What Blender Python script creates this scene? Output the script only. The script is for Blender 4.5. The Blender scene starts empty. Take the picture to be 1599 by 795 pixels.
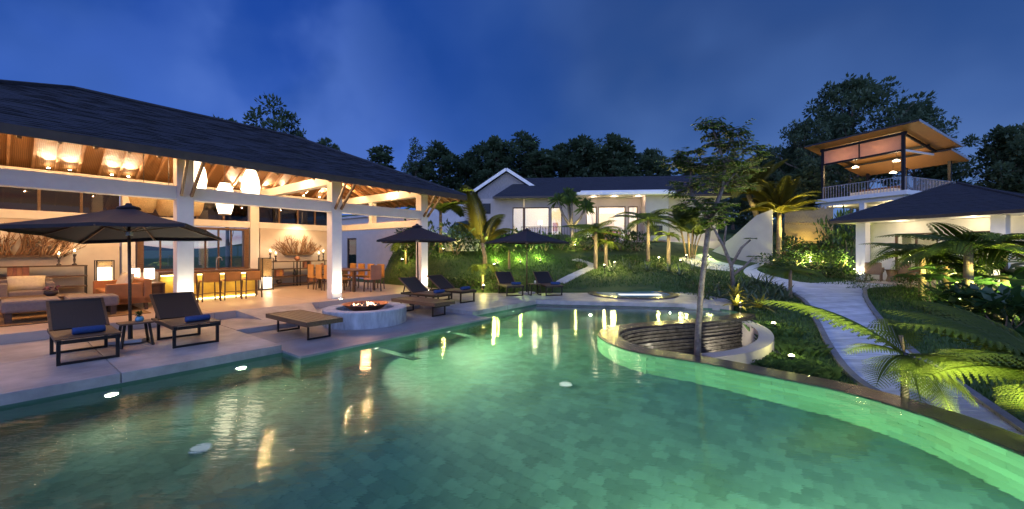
import bpy, bmesh, math, random
from mathutils import Vector, Matrix, Euler
import numpy as np
R = math.radians
PI = math.pi
rnd = random.Random(11)
SC = bpy.context.scene
COL = SC.collection

# ---------------------------------------------------------------- camera, sky, light, exposure
F, HY, CH = 622.0, 392.0, 1.6            # focal length and horizon of the photograph in its pixels, eye height
cam = bpy.data.cameras.new('camera'); cam_o = bpy.data.objects.new('camera', cam); COL.objects.link(cam_o)
cam_o.location = (0, 0, CH); cam_o.rotation_euler = (R(90), 0, 0)
cam.sensor_width = 36; cam.lens = F / 1599 * 36; cam.shift_y = -(397.5 - HY) / 1599
cam.clip_start = 0.05; cam.clip_end = 2000
SC.camera = cam_o
SC.render.engine = 'CYCLES'
cy = SC.cycles
cy.use_denoising = True
try: cy.denoiser = 'OPENIMAGEDENOISE'; cy.denoising_input_passes = 'RGB_ALBEDO_NORMAL'
except Exception: pass
cy.max_bounces = 7; cy.diffuse_bounces = 3; cy.glossy_bounces = 3; cy.transmission_bounces = 6; cy.transparent_max_bounces = 12
cy.caustics_reflective = False; cy.caustics_refractive = True; cy.sample_clamp_indirect = 6.0; cy.blur_glossy = 0.6
SC.view_settings.view_transform = 'Standard'; SC.view_settings.look = 'None'
SC.view_settings.exposure = 0.6; SC.view_settings.gamma = 1

world = bpy.data.worlds.new('World'); SC.world = world; world.use_nodes = True
def build_world():
    nt = world.node_tree; nt.nodes.clear(); N = nt.nodes.new; L = nt.links.new
    out = N('ShaderNodeOutputWorld'); bg = N('ShaderNodeBackground'); L(bg.outputs[0], out.inputs[0])
    tc = N('ShaderNodeTexCoord'); sep = N('ShaderNodeSeparateXYZ'); L(tc.outputs['Generated'], sep.inputs[0])
    def ramp(src, stops):
        r = N('ShaderNodeValToRGB'); L(src, r.inputs[0]); e = r.color_ramp.elements
        while len(e) < len(stops): e.new(0.5)
        for k, (p, c) in enumerate(stops):
            e[k].position = p; e[k].color = (*c, 1)
        return r.outputs[0]
    def mixc(f, a, b):
        m = N('ShaderNodeMix'); m.data_type = 'RGBA'
        if isinstance(f, float): m.inputs[0].default_value = f
        else: L(f, m.inputs[0])
        for s, i in ((a, 6), (b, 7)):
            if isinstance(s, tuple): m.inputs[i].default_value = (*s, 1)
            else: L(s, m.inputs[i])
        return m.outputs[2]
    def mr(src, a, b, c=0, d=1):
        m = N('ShaderNodeMapRange'); m.interpolation_type = 'SMOOTHSTEP'; L(src, m.inputs[0])
        for k, v in enumerate((a, b, c, d)): m.inputs[k + 1].default_value = v
        return m.outputs[0]
    left = ramp(sep.outputs['Z'], [(0.0, (.10, .21, .58)), (.12, (.085, .19, .62)), (.24, (.034, .115, .50)), (.40, (.010, .062, .36)), (.8, (.006, .040, .26))])
    right = ramp(sep.outputs['Z'], [(0.0, (.16, .27, .52)), (.12, (.10, .195, .47)), (.24, (.056, .130, .37)), (.40, (.032, .083, .265)), (.8, (.014, .046, .2))])
    side = mr(sep.outputs['X'], -.35, .3)
    base = mixc(side, left, right)
    # soft dusk clouds
    mp = N('ShaderNodeMapping'); L(tc.outputs['Generated'], mp.inputs[0]); mp.inputs['Scale'].default_value = (1.9, 1.9, 2.2)
    mp.inputs['Rotation'].default_value = (0, R(20), R(15))
    nz = N('ShaderNodeTexNoise'); L(mp.outputs[0], nz.inputs[0]); nz.inputs['Scale'].default_value = 1.5; nz.inputs['Detail'].default_value = 3; nz.inputs['Roughness'].default_value = .5
    cl = mr(nz.outputs[0], .44, .80, 0, .26)
    base = mixc(cl, base, (.11, .23, .58))
    dk = mr(nz.outputs[0], .54, .30, 0, .55)
    base = mixc(dk, base, (.012, .062, .25))
    # a paler bank of cloud over the pavilion roof with a darker one beside it
    def bank(d, a, b, colr, amt, src):
        d = Vector(d).normalized(); v = N('ShaderNodeVectorMath'); v.operation = 'DOT_PRODUCT'; L(tc.outputs['Generated'], v.inputs[0]); v.inputs[1].default_value = d
        n2 = N('ShaderNodeTexNoise'); L(tc.outputs['Generated'], n2.inputs[0]); n2.inputs['Scale'].default_value = 4.5; n2.inputs['Detail'].default_value = 4
        ad = N('ShaderNodeMath'); ad.operation = 'MULTIPLY_ADD'; L(n2.outputs[0], ad.inputs[0]); ad.inputs[1].default_value = .10; L(v.outputs['Value'], ad.inputs[2])
        return mixc(mr(ad.outputs[0], a + .05, b + .05, 0, amt), src, colr)
    base = bank((-.45, 1, .30), .955, 1.0, (.105, .21, .64), .58, base)
    base = bank((-.12, 1, .42), .965, 1.0, (.014, .066, .30), .55, base)
    base = bank((-.95, 1, .42), .965, 1.0, (.085, .185, .60), .34, base)
    # last afterglow, low in the west behind the pavilion
    ax = mr(sep.outputs['X'], -.44, -.68); az = mr(sep.outputs['Z'], .17, .0)
    mm = N('ShaderNodeMath'); mm.operation = 'MULTIPLY'; L(ax, mm.inputs[0]); L(az, mm.inputs[1])
    nz2 = N('ShaderNodeTexNoise'); mp2 = N('ShaderNodeMapping'); mp2.inputs['Scale'].default_value = (5, 5, 40); L(tc.outputs['Generated'], mp2.inputs[0]); L(mp2.outputs[0], nz2.inputs[0]); nz2.inputs['Scale'].default_value = 1.5
    glow = mixc(mr(nz2.outputs[0], .35, .65), (.75, .42, .42), (.92, .80, .72))
    base = mixc(mm.outputs[0], base, glow)
    sky = N('ShaderNodeTexSky'); sky.sky_type = 'NISHITA'; sky.sun_disc = False
    sky.sun_elevation = R(-3); sky.sun_rotation = R(-60); sky.ozone_density = 4
    sc = N('ShaderNodeMix'); sc.data_type = 'RGBA'; sc.blend_type = 'ADD'; sc.inputs[0].default_value = .06
    L(base, sc.inputs[6]); L(sky.outputs[0], sc.inputs[7])
    L(sc.outputs[2], bg.inputs[0]); bg.inputs[1].default_value = .66
build_world()
# dusk glow of the whole sky, very soft
sun = bpy.data.lights.new('sun', 'SUN'); sun.energy = 2.1; sun.angle = R(100); sun.color = (.38, .50, 1.0)
sun_o = bpy.data.objects.new('sun', sun); COL.objects.link(sun_o)
sun_o.rotation_euler = (R(60), 0, R(-12))

WARM = (1.0, .60, .27); WARM2 = (1.0, .74, .42); CREAM = (1.0, .86, .58); YEL = (1.0, .84, .30)
def plight(loc, e, c=WARM, r=.06, parent=None, name='lamp_light'):
    l = bpy.data.lights.new(name, 'POINT'); l.energy = e; l.color = c; l.shadow_soft_size = r
    o = bpy.data.objects.new(name, l); o.location = loc; COL.objects.link(o)
    if parent: o.parent = parent
    return o
def slight(loc, to, e, ang=60, c=WARM2, r=.04, blend=.6, name='spot_light', parent=None):
    l = bpy.data.lights.new(name, 'SPOT'); l.energy = e; l.color = c; l.shadow_soft_size = r; l.spot_size = R(ang); l.spot_blend = blend
    o = bpy.data.objects.new(name, l); o.location = loc; COL.objects.link(o)
    o.rotation_euler = (Vector(to) - Vector(loc)).to_track_quat('-Z', 'Y').to_euler()
    return o

# ---------------------------------------------------------------- materials
def mat(name, col, rough=.6, var=.25, scale=8.0, bump=0.0, bscale=None, metal=0.0, spec=.5, trans=0.0, stretch=None, col2=None, obj_var=0.0, coords='Object'):
    m = bpy.data.materials.new(name); m.use_nodes = True; nt = m.node_tree; N = nt.nodes.new; L = nt.links.new
    b = nt.nodes['Principled BSDF']; b.inputs['Roughness'].default_value = rough; b.inputs['Metallic'].default_value = metal
    b.inputs['Specular IOR Level'].default_value = spec
    tc = N('ShaderNodeTexCoord'); src = tc.outputs[coords]
    if stretch:
        mp = N('ShaderNodeMapping'); mp.inputs['Scale'].default_value = stretch; L(src, mp.inputs[0]); src = mp.outputs[0]
    nz = N('ShaderNodeTexNoise'); L(src, nz.inputs[0]); nz.inputs['Scale'].default_value = scale; nz.inputs['Detail'].default_value = 5; nz.inputs['Roughness'].default_value = .62
    r = N('ShaderNodeValToRGB'); L(nz.outputs[0], r.inputs[0])
    a = tuple(max(0, c * (1 - var)) for c in col); c2 = col2 or tuple(min(1, c * (1 + var)) for c in col)
    r.color_ramp.elements[0].position = .3; r.color_ramp.elements[0].color = (*a, 1)
    r.color_ramp.elements[1].position = .7; r.color_ramp.elements[1].color = (*c2, 1)
    out = r.outputs[0]
    if obj_var:
        oi = N('ShaderNodeObjectInfo'); hs = N('ShaderNodeHueSaturation'); L(out, hs.inputs['Color'])
        mrn = N('ShaderNodeMapRange'); L(oi.outputs['Random'], mrn.inputs[0]); mrn.inputs[3].default_value = 1 - obj_var; mrn.inputs[4].default_value = 1 + obj_var
        L(mrn.outputs[0], hs.inputs['Value']); out = hs.outputs[0]
    L(out, b.inputs['Base Color'])
    if trans:
        tr = N('ShaderNodeBsdfTranslucent'); L(out, tr.inputs[0]); mx = N('ShaderNodeMixShader'); mx.inputs[0].default_value = trans
        L(b.outputs[0], mx.inputs[1]); L(tr.outputs[0], mx.inputs[2]); L(mx.outputs[0], nt.nodes['Material Output'].inputs[0])
    if bump:
        bz = N('ShaderNodeTexNoise'); L(src, bz.inputs[0]); bz.inputs['Scale'].default_value = bscale or scale * 4; bz.inputs['Detail'].default_value = 4
        bp = N('ShaderNodeBump'); bp.inputs['Strength'].default_value = bump; bp.inputs['Distance'].default_value = .02
        L(bz.outputs[0], bp.inputs['Height']); L(bp.outputs[0], b.inputs['Normal'])
    return m
def emis(name, col, e, base=(.8, .8, .8)):
    m = bpy.data.materials.new(name); m.use_nodes = True; b = m.node_tree.nodes['Principled BSDF']
    b.inputs['Base Color'].default_value = (*base, 1); b.inputs['Emission Color'].default_value = (*col, 1); b.inputs['Emission Strength'].default_value = e
    return m
def glassmat(name, tint=(.9, .95, .95), refl=.12):
    m = bpy.data.materials.new(name); m.use_nodes = True; nt = m.node_tree; N = nt.nodes.new; L = nt.links.new
    tr = N('ShaderNodeBsdfTransparent'); tr.inputs[0].default_value = (*tint, 1); gl = N('ShaderNodeBsdfGlossy'); gl.inputs['Roughness'].default_value = .02
    fr = N('ShaderNodeFresnel'); fr.inputs[0].default_value = 1.45; ad = N('ShaderNodeMath'); ad.operation = 'ADD'; ad.inputs[1].default_value = refl - .04; L(fr.outputs[0], ad.inputs[0])
    mx = N('ShaderNodeMixShader'); L(ad.outputs[0], mx.inputs[0]); L(tr.outputs[0], mx.inputs[1]); L(gl.outputs[0], mx.inputs[2])
    L(mx.outputs[0], nt.nodes['Material Output'].inputs[0]); return m
M = {}
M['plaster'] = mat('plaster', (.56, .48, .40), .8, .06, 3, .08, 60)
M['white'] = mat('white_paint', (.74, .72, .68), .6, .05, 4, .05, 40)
M['concrete'] = mat('concrete', (.50, .47, .45), .75, .14, 2.2, .12, 50)
M['deck'] = mat('deck_stone', (.34, .31, .285), .45, .36, 1.7, .10, 45)
M['sunk'] = mat('sunken_stone', (.22, .215, .215), .5, .2, 1.6, .10, 45)
M['floor'] = mat('floor_stone', (.50, .40, .32), .38, .10, 1.5, .05, 30)
M['roof'] = mat('roof_shingle', (.026, .028, .038), .85, .6, 11, .5, 26, stretch=(3, 3, 9))
M['fascia'] = mat('fascia_wood', (.055, .038, .028), .6, .25, 4, .2, 40)
M['wood'] = mat('dark_wood', (.10, .055, .03), .45, .35, 5, .15, 30, stretch=(1, 8, 8))
M['teak'] = mat('teak_wood', (.13, .070, .036), .45, .3, 6, .15, 30, stretch=(1, 9, 9))
M['rafter'] = mat('rafter_wood', (.30, .16, .075), .55, .25, 5, .15, 40)
M['soffit'] = mat('timber_soffit', (.46, .24, .09), .55, .18, 4, .12, 30, stretch=(1, 10, 1))
M['bamboo'] = mat('bamboo_fence', (.30, .20, .08), .6, .3, 8, .2, 30)
M['art'] = mat('driftwood', (.20, .105, .05), .6, .4, 9, .3, 40)
M['metal'] = mat('bronze_metal', (.032, .026, .022), .4, .2, 12, metal=.6)
M['blackm'] = mat('black_metal', (.02, .02, .022), .4, .2, 12, metal=.5)
M['steel'] = mat('grey_steel', (.35, .37, .40), .4, .1, 8, metal=.4)
M['sling'] = mat('mesh_sling', (.028, .024, .022), .8, .3, 90, .3, 220)
M['canopy'] = mat('umbrella_canvas', (.020, .016, .019), .85, .15, 9, .08, 120)
M['towel'] = mat('blue_towel', (.022, .055, .17), .95, .15, 30, .5, 160)
M['orange'] = mat('orange_leather', (.42, .17, .05), .5, .14, 5, .1, 60)
M['tan'] = mat('tan_upholstery', (.46, .22, .05), .6, .14, 5, .1, 60)
M['pinkback'] = mat('rose_upholstery', (.40, .20, .13), .6, .1, 5)
M['grey'] = mat('grey_fabric', (.22, .19, .18), .9, .12, 20, .2, 120)
M['cushion'] = mat('cream_cushion', (.62, .56, .40), .9, .1, 20, .15, 100)
M['rug'] = mat('brown_rug', (.22, .13, .05), .95, .2, 14, .3, 90)
M['copper'] = mat('copper', (.52, .22, .12), .35, .25, 6, .1, 20, metal=.8)
M['ceramic'] = mat('dark_ceramic', (.05, .04, .04), .3, .3, 9)
M['terracotta'] = mat('terracotta', (.35, .15, .08), .6, .3, 9)
M['rattan'] = mat('rattan', (.25, .15, .08), .6, .35, 40, .5, 60)
M['weave'] = mat('woven_shade', (.55, .42, .22), .7, .4, 60, .5, 80, trans=.3)
M['paper'] = emis('lit_paper', (1, .84, .58), 1.6)
M['paper2'] = emis('lit_pendant', (1, .86, .62), 2.6)
M['bulb'] = emis('lit_bulb', (1, .80, .5), 60)
M['flame'] = emis('flame', (1, .50, .22), 3.0)
M['strip'] = emis('warm_strip', (1, .78, .35), 5)
M['lens'] = emis('garden_lens', (1, .90, .52), 20)
M['poollens'] = emis('pool_lens', (.95, 1, .70), 1.5)
M['glass'] = glassmat('window_glass'); M['dglass'] = glassmat('dark_glass', (.55, .6, .62), .18)
M['smoke'] = glassmat('smoked_glass', (.30, .24, .18), .05)
M['blueg'] = mat('blue_glass', (.12, .30, .40), .15, .2, 9)
M['slate'] = mat('slate', (.045, .041, .037), .22, .55, 7, .5, 22)
M['coping'] = mat('coping_stone', (.055, .041, .034), .22, .4, 3, .10, 30)
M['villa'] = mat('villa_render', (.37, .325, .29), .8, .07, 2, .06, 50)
M['grass'] = mat('lawn', (.036, .080, .016), .95, .35, .8, .8, 26, col2=(.070, .115, .022))
M['blade'] = mat('grass_blade', (.055, .11, .02), .7, .4, 3, trans=.25)
M['bank'] = mat('far_hill', (.02, .04, .02), .95, .3, .5)
M['path'] = mat('path_paving', (.52, .52, .52), .7, .2, 2.5, .15, 40, obj_var=.16)
M['edge'] = mat('path_edging', (.16, .16, .17), .7, .2, 4, .1, 30)
M['bark'] = mat('bark', (.16, .12, .09), .9, .35, 7, .6, 22, stretch=(1, 1, .4))
M['palebark'] = mat('pale_bark', (.17, .14, .115), .9, .45, 14, .8, 40)
M['palmbark'] = mat('palm_bark', (.24, .17, .09), .85, .4, 6, .6, 16, stretch=(.3, .3, 3))
def leafm(n, c, c2, trans=.35, rough=.5, scale=1.1): return mat(n, c, rough, .3, scale, 0, trans=trans, col2=c2)
M['leaf'] = leafm('leaf_green', (.036, .080, .018), (.075, .135, .026))
M['leafd'] = leafm('leaf_dark', (.026, .060, .022), (.055, .105, .030), .25, .6, .5)
M['leafn'] = leafm('leaf_night', (.070, .120, .058), (.120, .175, .085), .45, .6, .25)
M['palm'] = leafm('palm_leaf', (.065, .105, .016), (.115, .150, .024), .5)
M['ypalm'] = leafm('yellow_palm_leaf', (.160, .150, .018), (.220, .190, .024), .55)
M['fern'] = leafm('fern_leaf', (.075, .125, .018), (.120, .170, .024), .55)
M['leaft'] = leafm('lit_tree_leaf', (.055, .105, .020), (.110, .170, .032), .5)
M['fern2'] = leafm('near_fern_leaf', (.085, .140, .020), (.135, .180, .026), .6)
M['agave'] = leafm('agave_leaf', (.055, .095, .050), (.120, .160, .085), .15)
M['brom'] = leafm('bromeliad_leaf', (.14, .14, .02), (.22, .20, .04), .3)
M['broad'] = leafm('broad_leaf', (.018, .050, .016), (.045, .100, .025), .3, .35)
M['mount'] = mat('far_mountain', (.012, .013, .016), .95, .2, .05)
M['mat_ceiling'] = None

def brickish(name, col, var, size, bump=0.0, rough=.5):
    """tone that changes from piece to piece (cell by cell) plus soft stains"""
    m = bpy.data.materials.new(name); m.use_nodes = True; nt = m.node_tree; N = nt.nodes.new; L = nt.links.new
    b = nt.nodes['Principled BSDF']; b.inputs['Roughness'].default_value = rough
    at = N('ShaderNodeAttribute'); at.attribute_name = 'tone'; at.attribute_type = 'GEOMETRY'
    tc = N('ShaderNodeTexCoord'); nz = N('ShaderNodeTexNoise'); L(tc.outputs['Object'], nz.inputs[0]); nz.inputs['Scale'].default_value = 1.6; nz.inputs['Detail'].default_value = 6; nz.inputs['Roughness'].default_value = .7
    oi = N('ShaderNodeObjectInfo')
    ad = N('ShaderNodeMath'); ad.operation = 'ADD'; L(at.outputs['Fac'], ad.inputs[0])
    m1 = N('ShaderNodeMath'); m1.operation = 'MULTIPLY'; m1.inputs[1].default_value = .8; L(nz.outputs[0], m1.inputs[0]); L(m1.outputs[0], ad.inputs[1])
    rp = N('ShaderNodeValToRGB'); L(ad.outputs[0], rp.inputs[0])
    e = rp.color_ramp.elements; e[0].position = .25; e[0].color = (*[c * (1 - var) for c in col], 1); e[1].position = 1.25 if False else 1.0; e[1].color = (*[min(1, c * (1 + var)) for c in col], 1)
    L(rp.outputs[0], b.inputs['Base Color'])
    return m
M['ptile'] = brickish('pool_tile', (.085, .190, .122), .36, .2)
M['wtile'] = brickish('pool_wall_tile', (.100, .275, .135), .28, .2)

def ceiling_mat():
    m = bpy.data.materials.new('bamboo_mat_ceiling'); m.use_nodes = True; nt = m.node_tree; N = nt.nodes.new; L = nt.links.new
    b = nt.nodes['Principled BSDF']; b.inputs['Roughness'].default_value = .6
    tc = N('ShaderNodeTexCoord'); w1 = N('ShaderNodeTexWave'); w1.bands_direction = 'X'; w1.inputs['Scale'].default_value = 9; w1.inputs['Distortion'].default_value = .5
    w2 = N('ShaderNodeTexWave'); w2.bands_direction = 'Y'; w2.inputs['Scale'].default_value = 12; w2.inputs['Distortion'].default_value = .5
    L(tc.outputs['Object'], w1.inputs[0]); L(tc.outputs['Object'], w2.inputs[0])
    mu = N('ShaderNodeMath'); mu.operation = 'MULTIPLY'; L(w1.outputs['Fac'], mu.inputs[0]); L(w2.outputs['Fac'], mu.inputs[1])
    rp = N('ShaderNodeValToRGB'); L(mu.outputs[0], rp.inputs[0]); rp.color_ramp.elements[0].color = (.16, .075, .025, 1); rp.color_ramp.elements[1].color = (.36, .19, .075, 1)
    L(rp.outputs[0], b.inputs['Base Color'])
    bp = N('ShaderNodeBump'); bp.inputs['Strength'].default_value = .4; bp.inputs['Distance'].default_value = .01; L(mu.outputs[0], bp.inputs['Height']); L(bp.outputs[0], b.inputs['Normal'])
    return m
M['ceil'] = ceiling_mat()

def water_mat(name, scale=1.0, strength=.045, rough=.06):
    m = bpy.data.materials.new(name); m.use_nodes = True; nt = m.node_tree; N = nt.nodes.new; L = nt.links.new
    nt.nodes.remove(nt.nodes['Principled BSDF'])
    g = N('ShaderNodeBsdfGlass'); g.inputs['IOR'].default_value = 1.333; g.inputs['Roughness'].default_value = rough; g.inputs['Color'].default_value = (.90, 1, .95, 1)
    tc = N('ShaderNodeTexCoord'); n1 = N('ShaderNodeTexNoise'); mp = N('ShaderNodeMapping'); mp.inputs['Scale'].default_value = (.30, 1, 1); mp.inputs['Rotation'].default_value = (0, 0, R(12)); L(tc.outputs['Object'], mp.inputs[0]); L(mp.outputs[0], n1.inputs[0]); n1.inputs['Scale'].default_value = 11 * scale; n1.inputs['Detail'].default_value = 3; n1.inputs['Roughness'].default_value = .55
    bp = N('ShaderNodeBump'); bp.inputs['Strength'].default_value = strength; bp.inputs['Distance'].default_value = .12; L(n1.outputs[0], bp.inputs['Height']); L(bp.outputs[0], g.inputs['Normal'])
    L(g.outputs[0], nt.nodes['Material Output'].inputs[0]); return m
M['water'] = water_mat('pool_water')

# ---------------------------------------------------------------- mesh builder and object helpers
class MB:
    def __init__(s): s.v = []; s.f = []; s.tone = []
    def add(s, vs, fs, tone=None):
        o = len(s.v); s.v += [tuple(p) for p in vs]; s.f += [tuple(i + o for i in f) for f in fs]
        if tone is not None: s.tone += [tone] * len(vs)
        return s
    def box(s, c, d, rz=0, M4=None, tone=None):
        x, y, z = d[0] / 2, d[1] / 2, d[2] / 2
        vs = [Vector((a * x, b * y, e * z)) for e in (-1, 1) for b in (-1, 1) for a in (-1, 1)]
        if M4 is None: M4 = Matrix.Translation(c) @ Matrix.Rotation(rz, 4, 'Z')
        vs = [M4 @ p for p in vs]
        return s.add(vs, [(0, 2, 3, 1), (4, 5, 7, 6), (0, 1, 5, 4), (2, 6, 7, 3), (0, 4, 6, 2), (1, 3, 7, 5)], tone)
    def b2(s, a, b): return s.box(((a[0] + b[0]) / 2, (a[1] + b[1]) / 2, (a[2] + b[2]) / 2), (abs(b[0] - a[0]), abs(b[1] - a[1]), abs(b[2] - a[2])))
    def bar(s, a, b, w, h=None, up=(0, 0, 1)):
        a = Vector(a); b = Vector(b); d = b - a; h = h or w
        q = d.to_track_quat('X', 'Z'); m = Matrix.Translation((a + b) / 2) @ q.to_matrix().to_4x4()
        return s.box(None, (d.length, w, h), M4=m)
    def tube(s, pts, r, n=6, cap=True):
        pts = [Vector(p) for p in pts]; k = len(pts); rr = r if isinstance(r, (list, tuple)) else [r] * k
        vs = []; fs = []; ref = None
        for i, p in enumerate(pts):
            d = (pts[min(i + 1, k - 1)] - pts[max(i - 1, 0)]).normalized()
            if ref is None: ref = Vector((1, 0, 0)) if abs(d.x) < .8 else Vector((0, 1, 0))
            e1 = (ref - d * ref.dot(d)).normalized(); e2 = d.cross(e1); ref = e1
            for j in range(n):
                a = 2 * PI * j / n; vs.append(p + (e1 * math.cos(a) + e2 * math.sin(a)) * rr[i])
        for i in range(k - 1):
            for j in range(n):
                a, b = i * n + j, i * n + (j + 1) % n; fs.append((a, b, b + n, a + n))
        if cap: fs.append(tuple(range(n))[::-1]); fs.append(tuple(range((k - 1) * n, k * n)))
        return s.add(vs, fs)
    def lathe(s, prof, n=20, c=(0, 0, 0), cap=True):
        vs = []; fs = []; k = len(prof)
        for r, z in prof:
            for j in range(n):
                a = 2 * PI * j / n; vs.append((c[0] + r * math.cos(a), c[1] + r * math.sin(a), c[2] + z))
        for i in range(k - 1):
            for j in range(n):
                a, b = i * n + j, i * n + (j + 1) % n; fs.append((a, b, b + n, a + n))
        if cap: fs.append(tuple(range(n))[::-1]); fs.append(tuple(range((k - 1) * n, k * n)))
        return s.add(vs, fs)
    def prism(s, poly, z0, z1):
        n = len(poly); vs = [(p[0], p[1], z0) for p in poly] + [(p[0], p[1], z1) for p in poly]
        return s.add(vs, [tuple(range(n))[::-1], tuple(range(n, 2 * n))] + [(i, (i + 1) % n, (i + 1) % n + n, i + n) for i in range(n)])
    def build(s, name, m, parent=None, smooth=False, loc=None, rz=0, bevel=0):
        me = bpy.data.meshes.new(name); me.from_pydata(s.v, [], s.f); me.update()
        if s.tone:
            at = me.attributes.new('tone', 'FLOAT', 'POINT'); at.data.foreach_set('value', s.tone)
        if smooth: me.polygons.foreach_set('use_smooth', [True] * len(me.polygons))
        if m is not None: me.materials.append(M[m] if isinstance(m, str) else m)
        return link(name, me, parent, loc, rz, bevel)
def link(name, me, parent=None, loc=None, rz=0, bevel=0):
    o = bpy.data.objects.new(name, me); COL.objects.link(o)
    if parent: o.parent = parent
    if loc: o.location = loc
    if rz: o.rotation_euler = (0, 0, rz)
    if bevel:
        b = o.modifiers.new('bevel', 'BEVEL'); b.width = bevel; b.segments = 2; b.limit_method = 'ANGLE'
    return o
def tag(o, label=None, cat=None, group=None, kind=None):
    if label: o['label'] = label
    if cat: o['category'] = cat
    if group: o['group'] = group
    if kind: o['kind'] = kind
    return o
def thing(name, label, cat, loc=(0, 0, 0), rz=0, group=None):
    o = bpy.data.objects.new(name, None); COL.objects.link(o); o.location = loc; o.rotation_euler = (0, 0, rz); o.empty_display_size = .1
    return tag(o, label, cat, group)
KIDS = {}
def dup(root, loc, rz, label=None, group=None):
    r = root.copy(); COL.objects.link(r); r.location = loc; r.rotation_euler = (root.rotation_euler[0], root.rotation_euler[1], rz)
    if label: r['label'] = label
    if group: r['group'] = group
    for ch in list(root.children):
        c = ch.copy(); COL.objects.link(c); c.parent = r
        for g in list(ch.children):
            d = g.copy(); COL.objects.link(d); d.parent = c
    return r

# ---------------------------------------------------------------- the lie of the land
TH = math.atan2(.795, .607)                      # the pavilion's long axis
PO = (-5.35, 12.0)
cu, su = math.cos(TH), math.sin(TH)
def W(u, v, z=0.0): return (PO[0] + cu * u - su * v, PO[1] + su * u + cu * v, z)
def UV(x, y): a, b = x - PO[0], y - PO[1]; return cu * a + su * b, -su * a + cu * b
def X(px, Y): return (px - 799.5) / F * Y
def Zat(py, Y): return CH + (HY - py) / F * Y
def sst(x, a, b):
    t = min(1, max(0, (x - a) / (b - a))); return t * t * (3 - 2 * t)
def lerp_tab(t, tab):
    if t <= tab[0][0]: return tab[0][1]
    for (a, b), (c, d) in zip(tab, tab[1:]):
        if t <= c: return b + (d - b) * (t - a) / (c - a)
    return tab[-1][1]
TL = [(14.8, -.05), (15.4, .0), (17, .38), (20, .98), (23, 1.62), (26, 2.1), (28, 2.25), (36, 2.6), (60, 7), (90, 10), (200, 14)]
TR = [(0, -.9), (4, -.72), (8, -.55), (12, -.25), (16, .08), (19, .24), (23, .75), (28, 1.6), (36, 2.4), (60, 6), (90, 9), (200, 13)]
TW = [(0, -.1), (24, -.1), (40, -1.5), (200, -3)]
def hland(x, y):
    d = max(y, .5); r = x / d
    c = lerp_tab(y, TL); w = sst(r, .40, .60); z = c * (1 - w) + lerp_tab(y, TR) * w
    lw = sst(r, -.42, -.60); z = z * (1 - lw) + lerp_tab(y, TW) * lw
    u, v = UV(x, y)
    z += .75 * sst(u, 4.3, 5.8) * sst(v, -.6, 1.6) * sst(y, 30, 24) * (1 - w)
    z = z * (1 - (1 - sst(r, -.335, -.285)) * sst(y, 30, 26) * (1 if z > 0 else 0))
    z += .03 * math.sin(x * .9 + y * .4) * sst(y, 15, 19)
    return z
def gp(px, py, far=120.0):
    """where the line of sight through a photo pixel meets the land"""
    Y = 2.0
    while Y < far:
        x = X(px, Y); z = Zat(py, Y)
        if z <= hland(x, Y): return Vector((x, Y, hland(x, Y)))
        Y += .05
    return Vector((X(px, far), far, hland(X(px, far), far)))

def catmull(P, n=6, closed=False):
    out = []; k = len(P)
    for i in range(k - 1):
        p0 = P[max(i - 1, 0)]; p1 = P[i]; p2 = P[i + 1]; p3 = P[min(i + 2, k - 1)]
        for j in range(n):
            t = j / n
            out.append(tuple(.5 * (2 * b + (c - a) * t + (2 * a - 5 * b + 4 * c - d) * t * t + (3 * b - a - 3 * c + d) * t ** 3) for a, b, c, d in zip(p0, p1, p2, p3)))
    out.append(tuple(P[-1])); return out
def offset(P, d):
    out = []
    for i, p in enumerate(P):
        a = P[max(i - 1, 0)]; b = P[min(i + 1, len(P) - 1)]; t = Vector((b[0] - a[0], b[1] - a[1])).normalized()
        out.append((p[0] + t.y * d, p[1] - t.x * d))
    return out
def inpoly(x, y, P):
    c = False; j = len(P) - 1
    for i in range(len(P)):
        if (P[i][1] > y) != (P[j][1] > y) and x < (P[j][0] - P[i][0]) * (y - P[i][1]) / (P[j][1] - P[i][1]) + P[i][0]: c = not c
        j = i
    return c

WZ = -.16                                            # water level
RIM = catmull([(6.42, 11.3), (5.9, 10.85), (4.7, 10.25), (3.5, 9.85), (2.6, 9.45), (2.0, 8.85), (1.78, 8.05), (2.07, 7.0), (2.98, 6.22), (3.55, 5.6), (4.12, 4.96), (4.38, 4.28), (4.40, 3.5), (4.36, 2.6), (4.1, 2.1)], 6)
FARC = catmull([(5.3, 12.2), (5.95, 12.08), (6.35, 11.75), (6.42, 11.3)], 4)
EDGE = [W(-9.4, -4.3)[:2], W(-3.27, -4.3)[:2], W(-3.27, -4.95)[:2], W(1.45, -4.95)[:2], W(1.45, -4.3)[:2], W(4.5, -4.3)[:2]]
POOL = EDGE + FARC[:-1] + RIM + [(3.7, 1.85), (-7.6, 1.85)]

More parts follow.
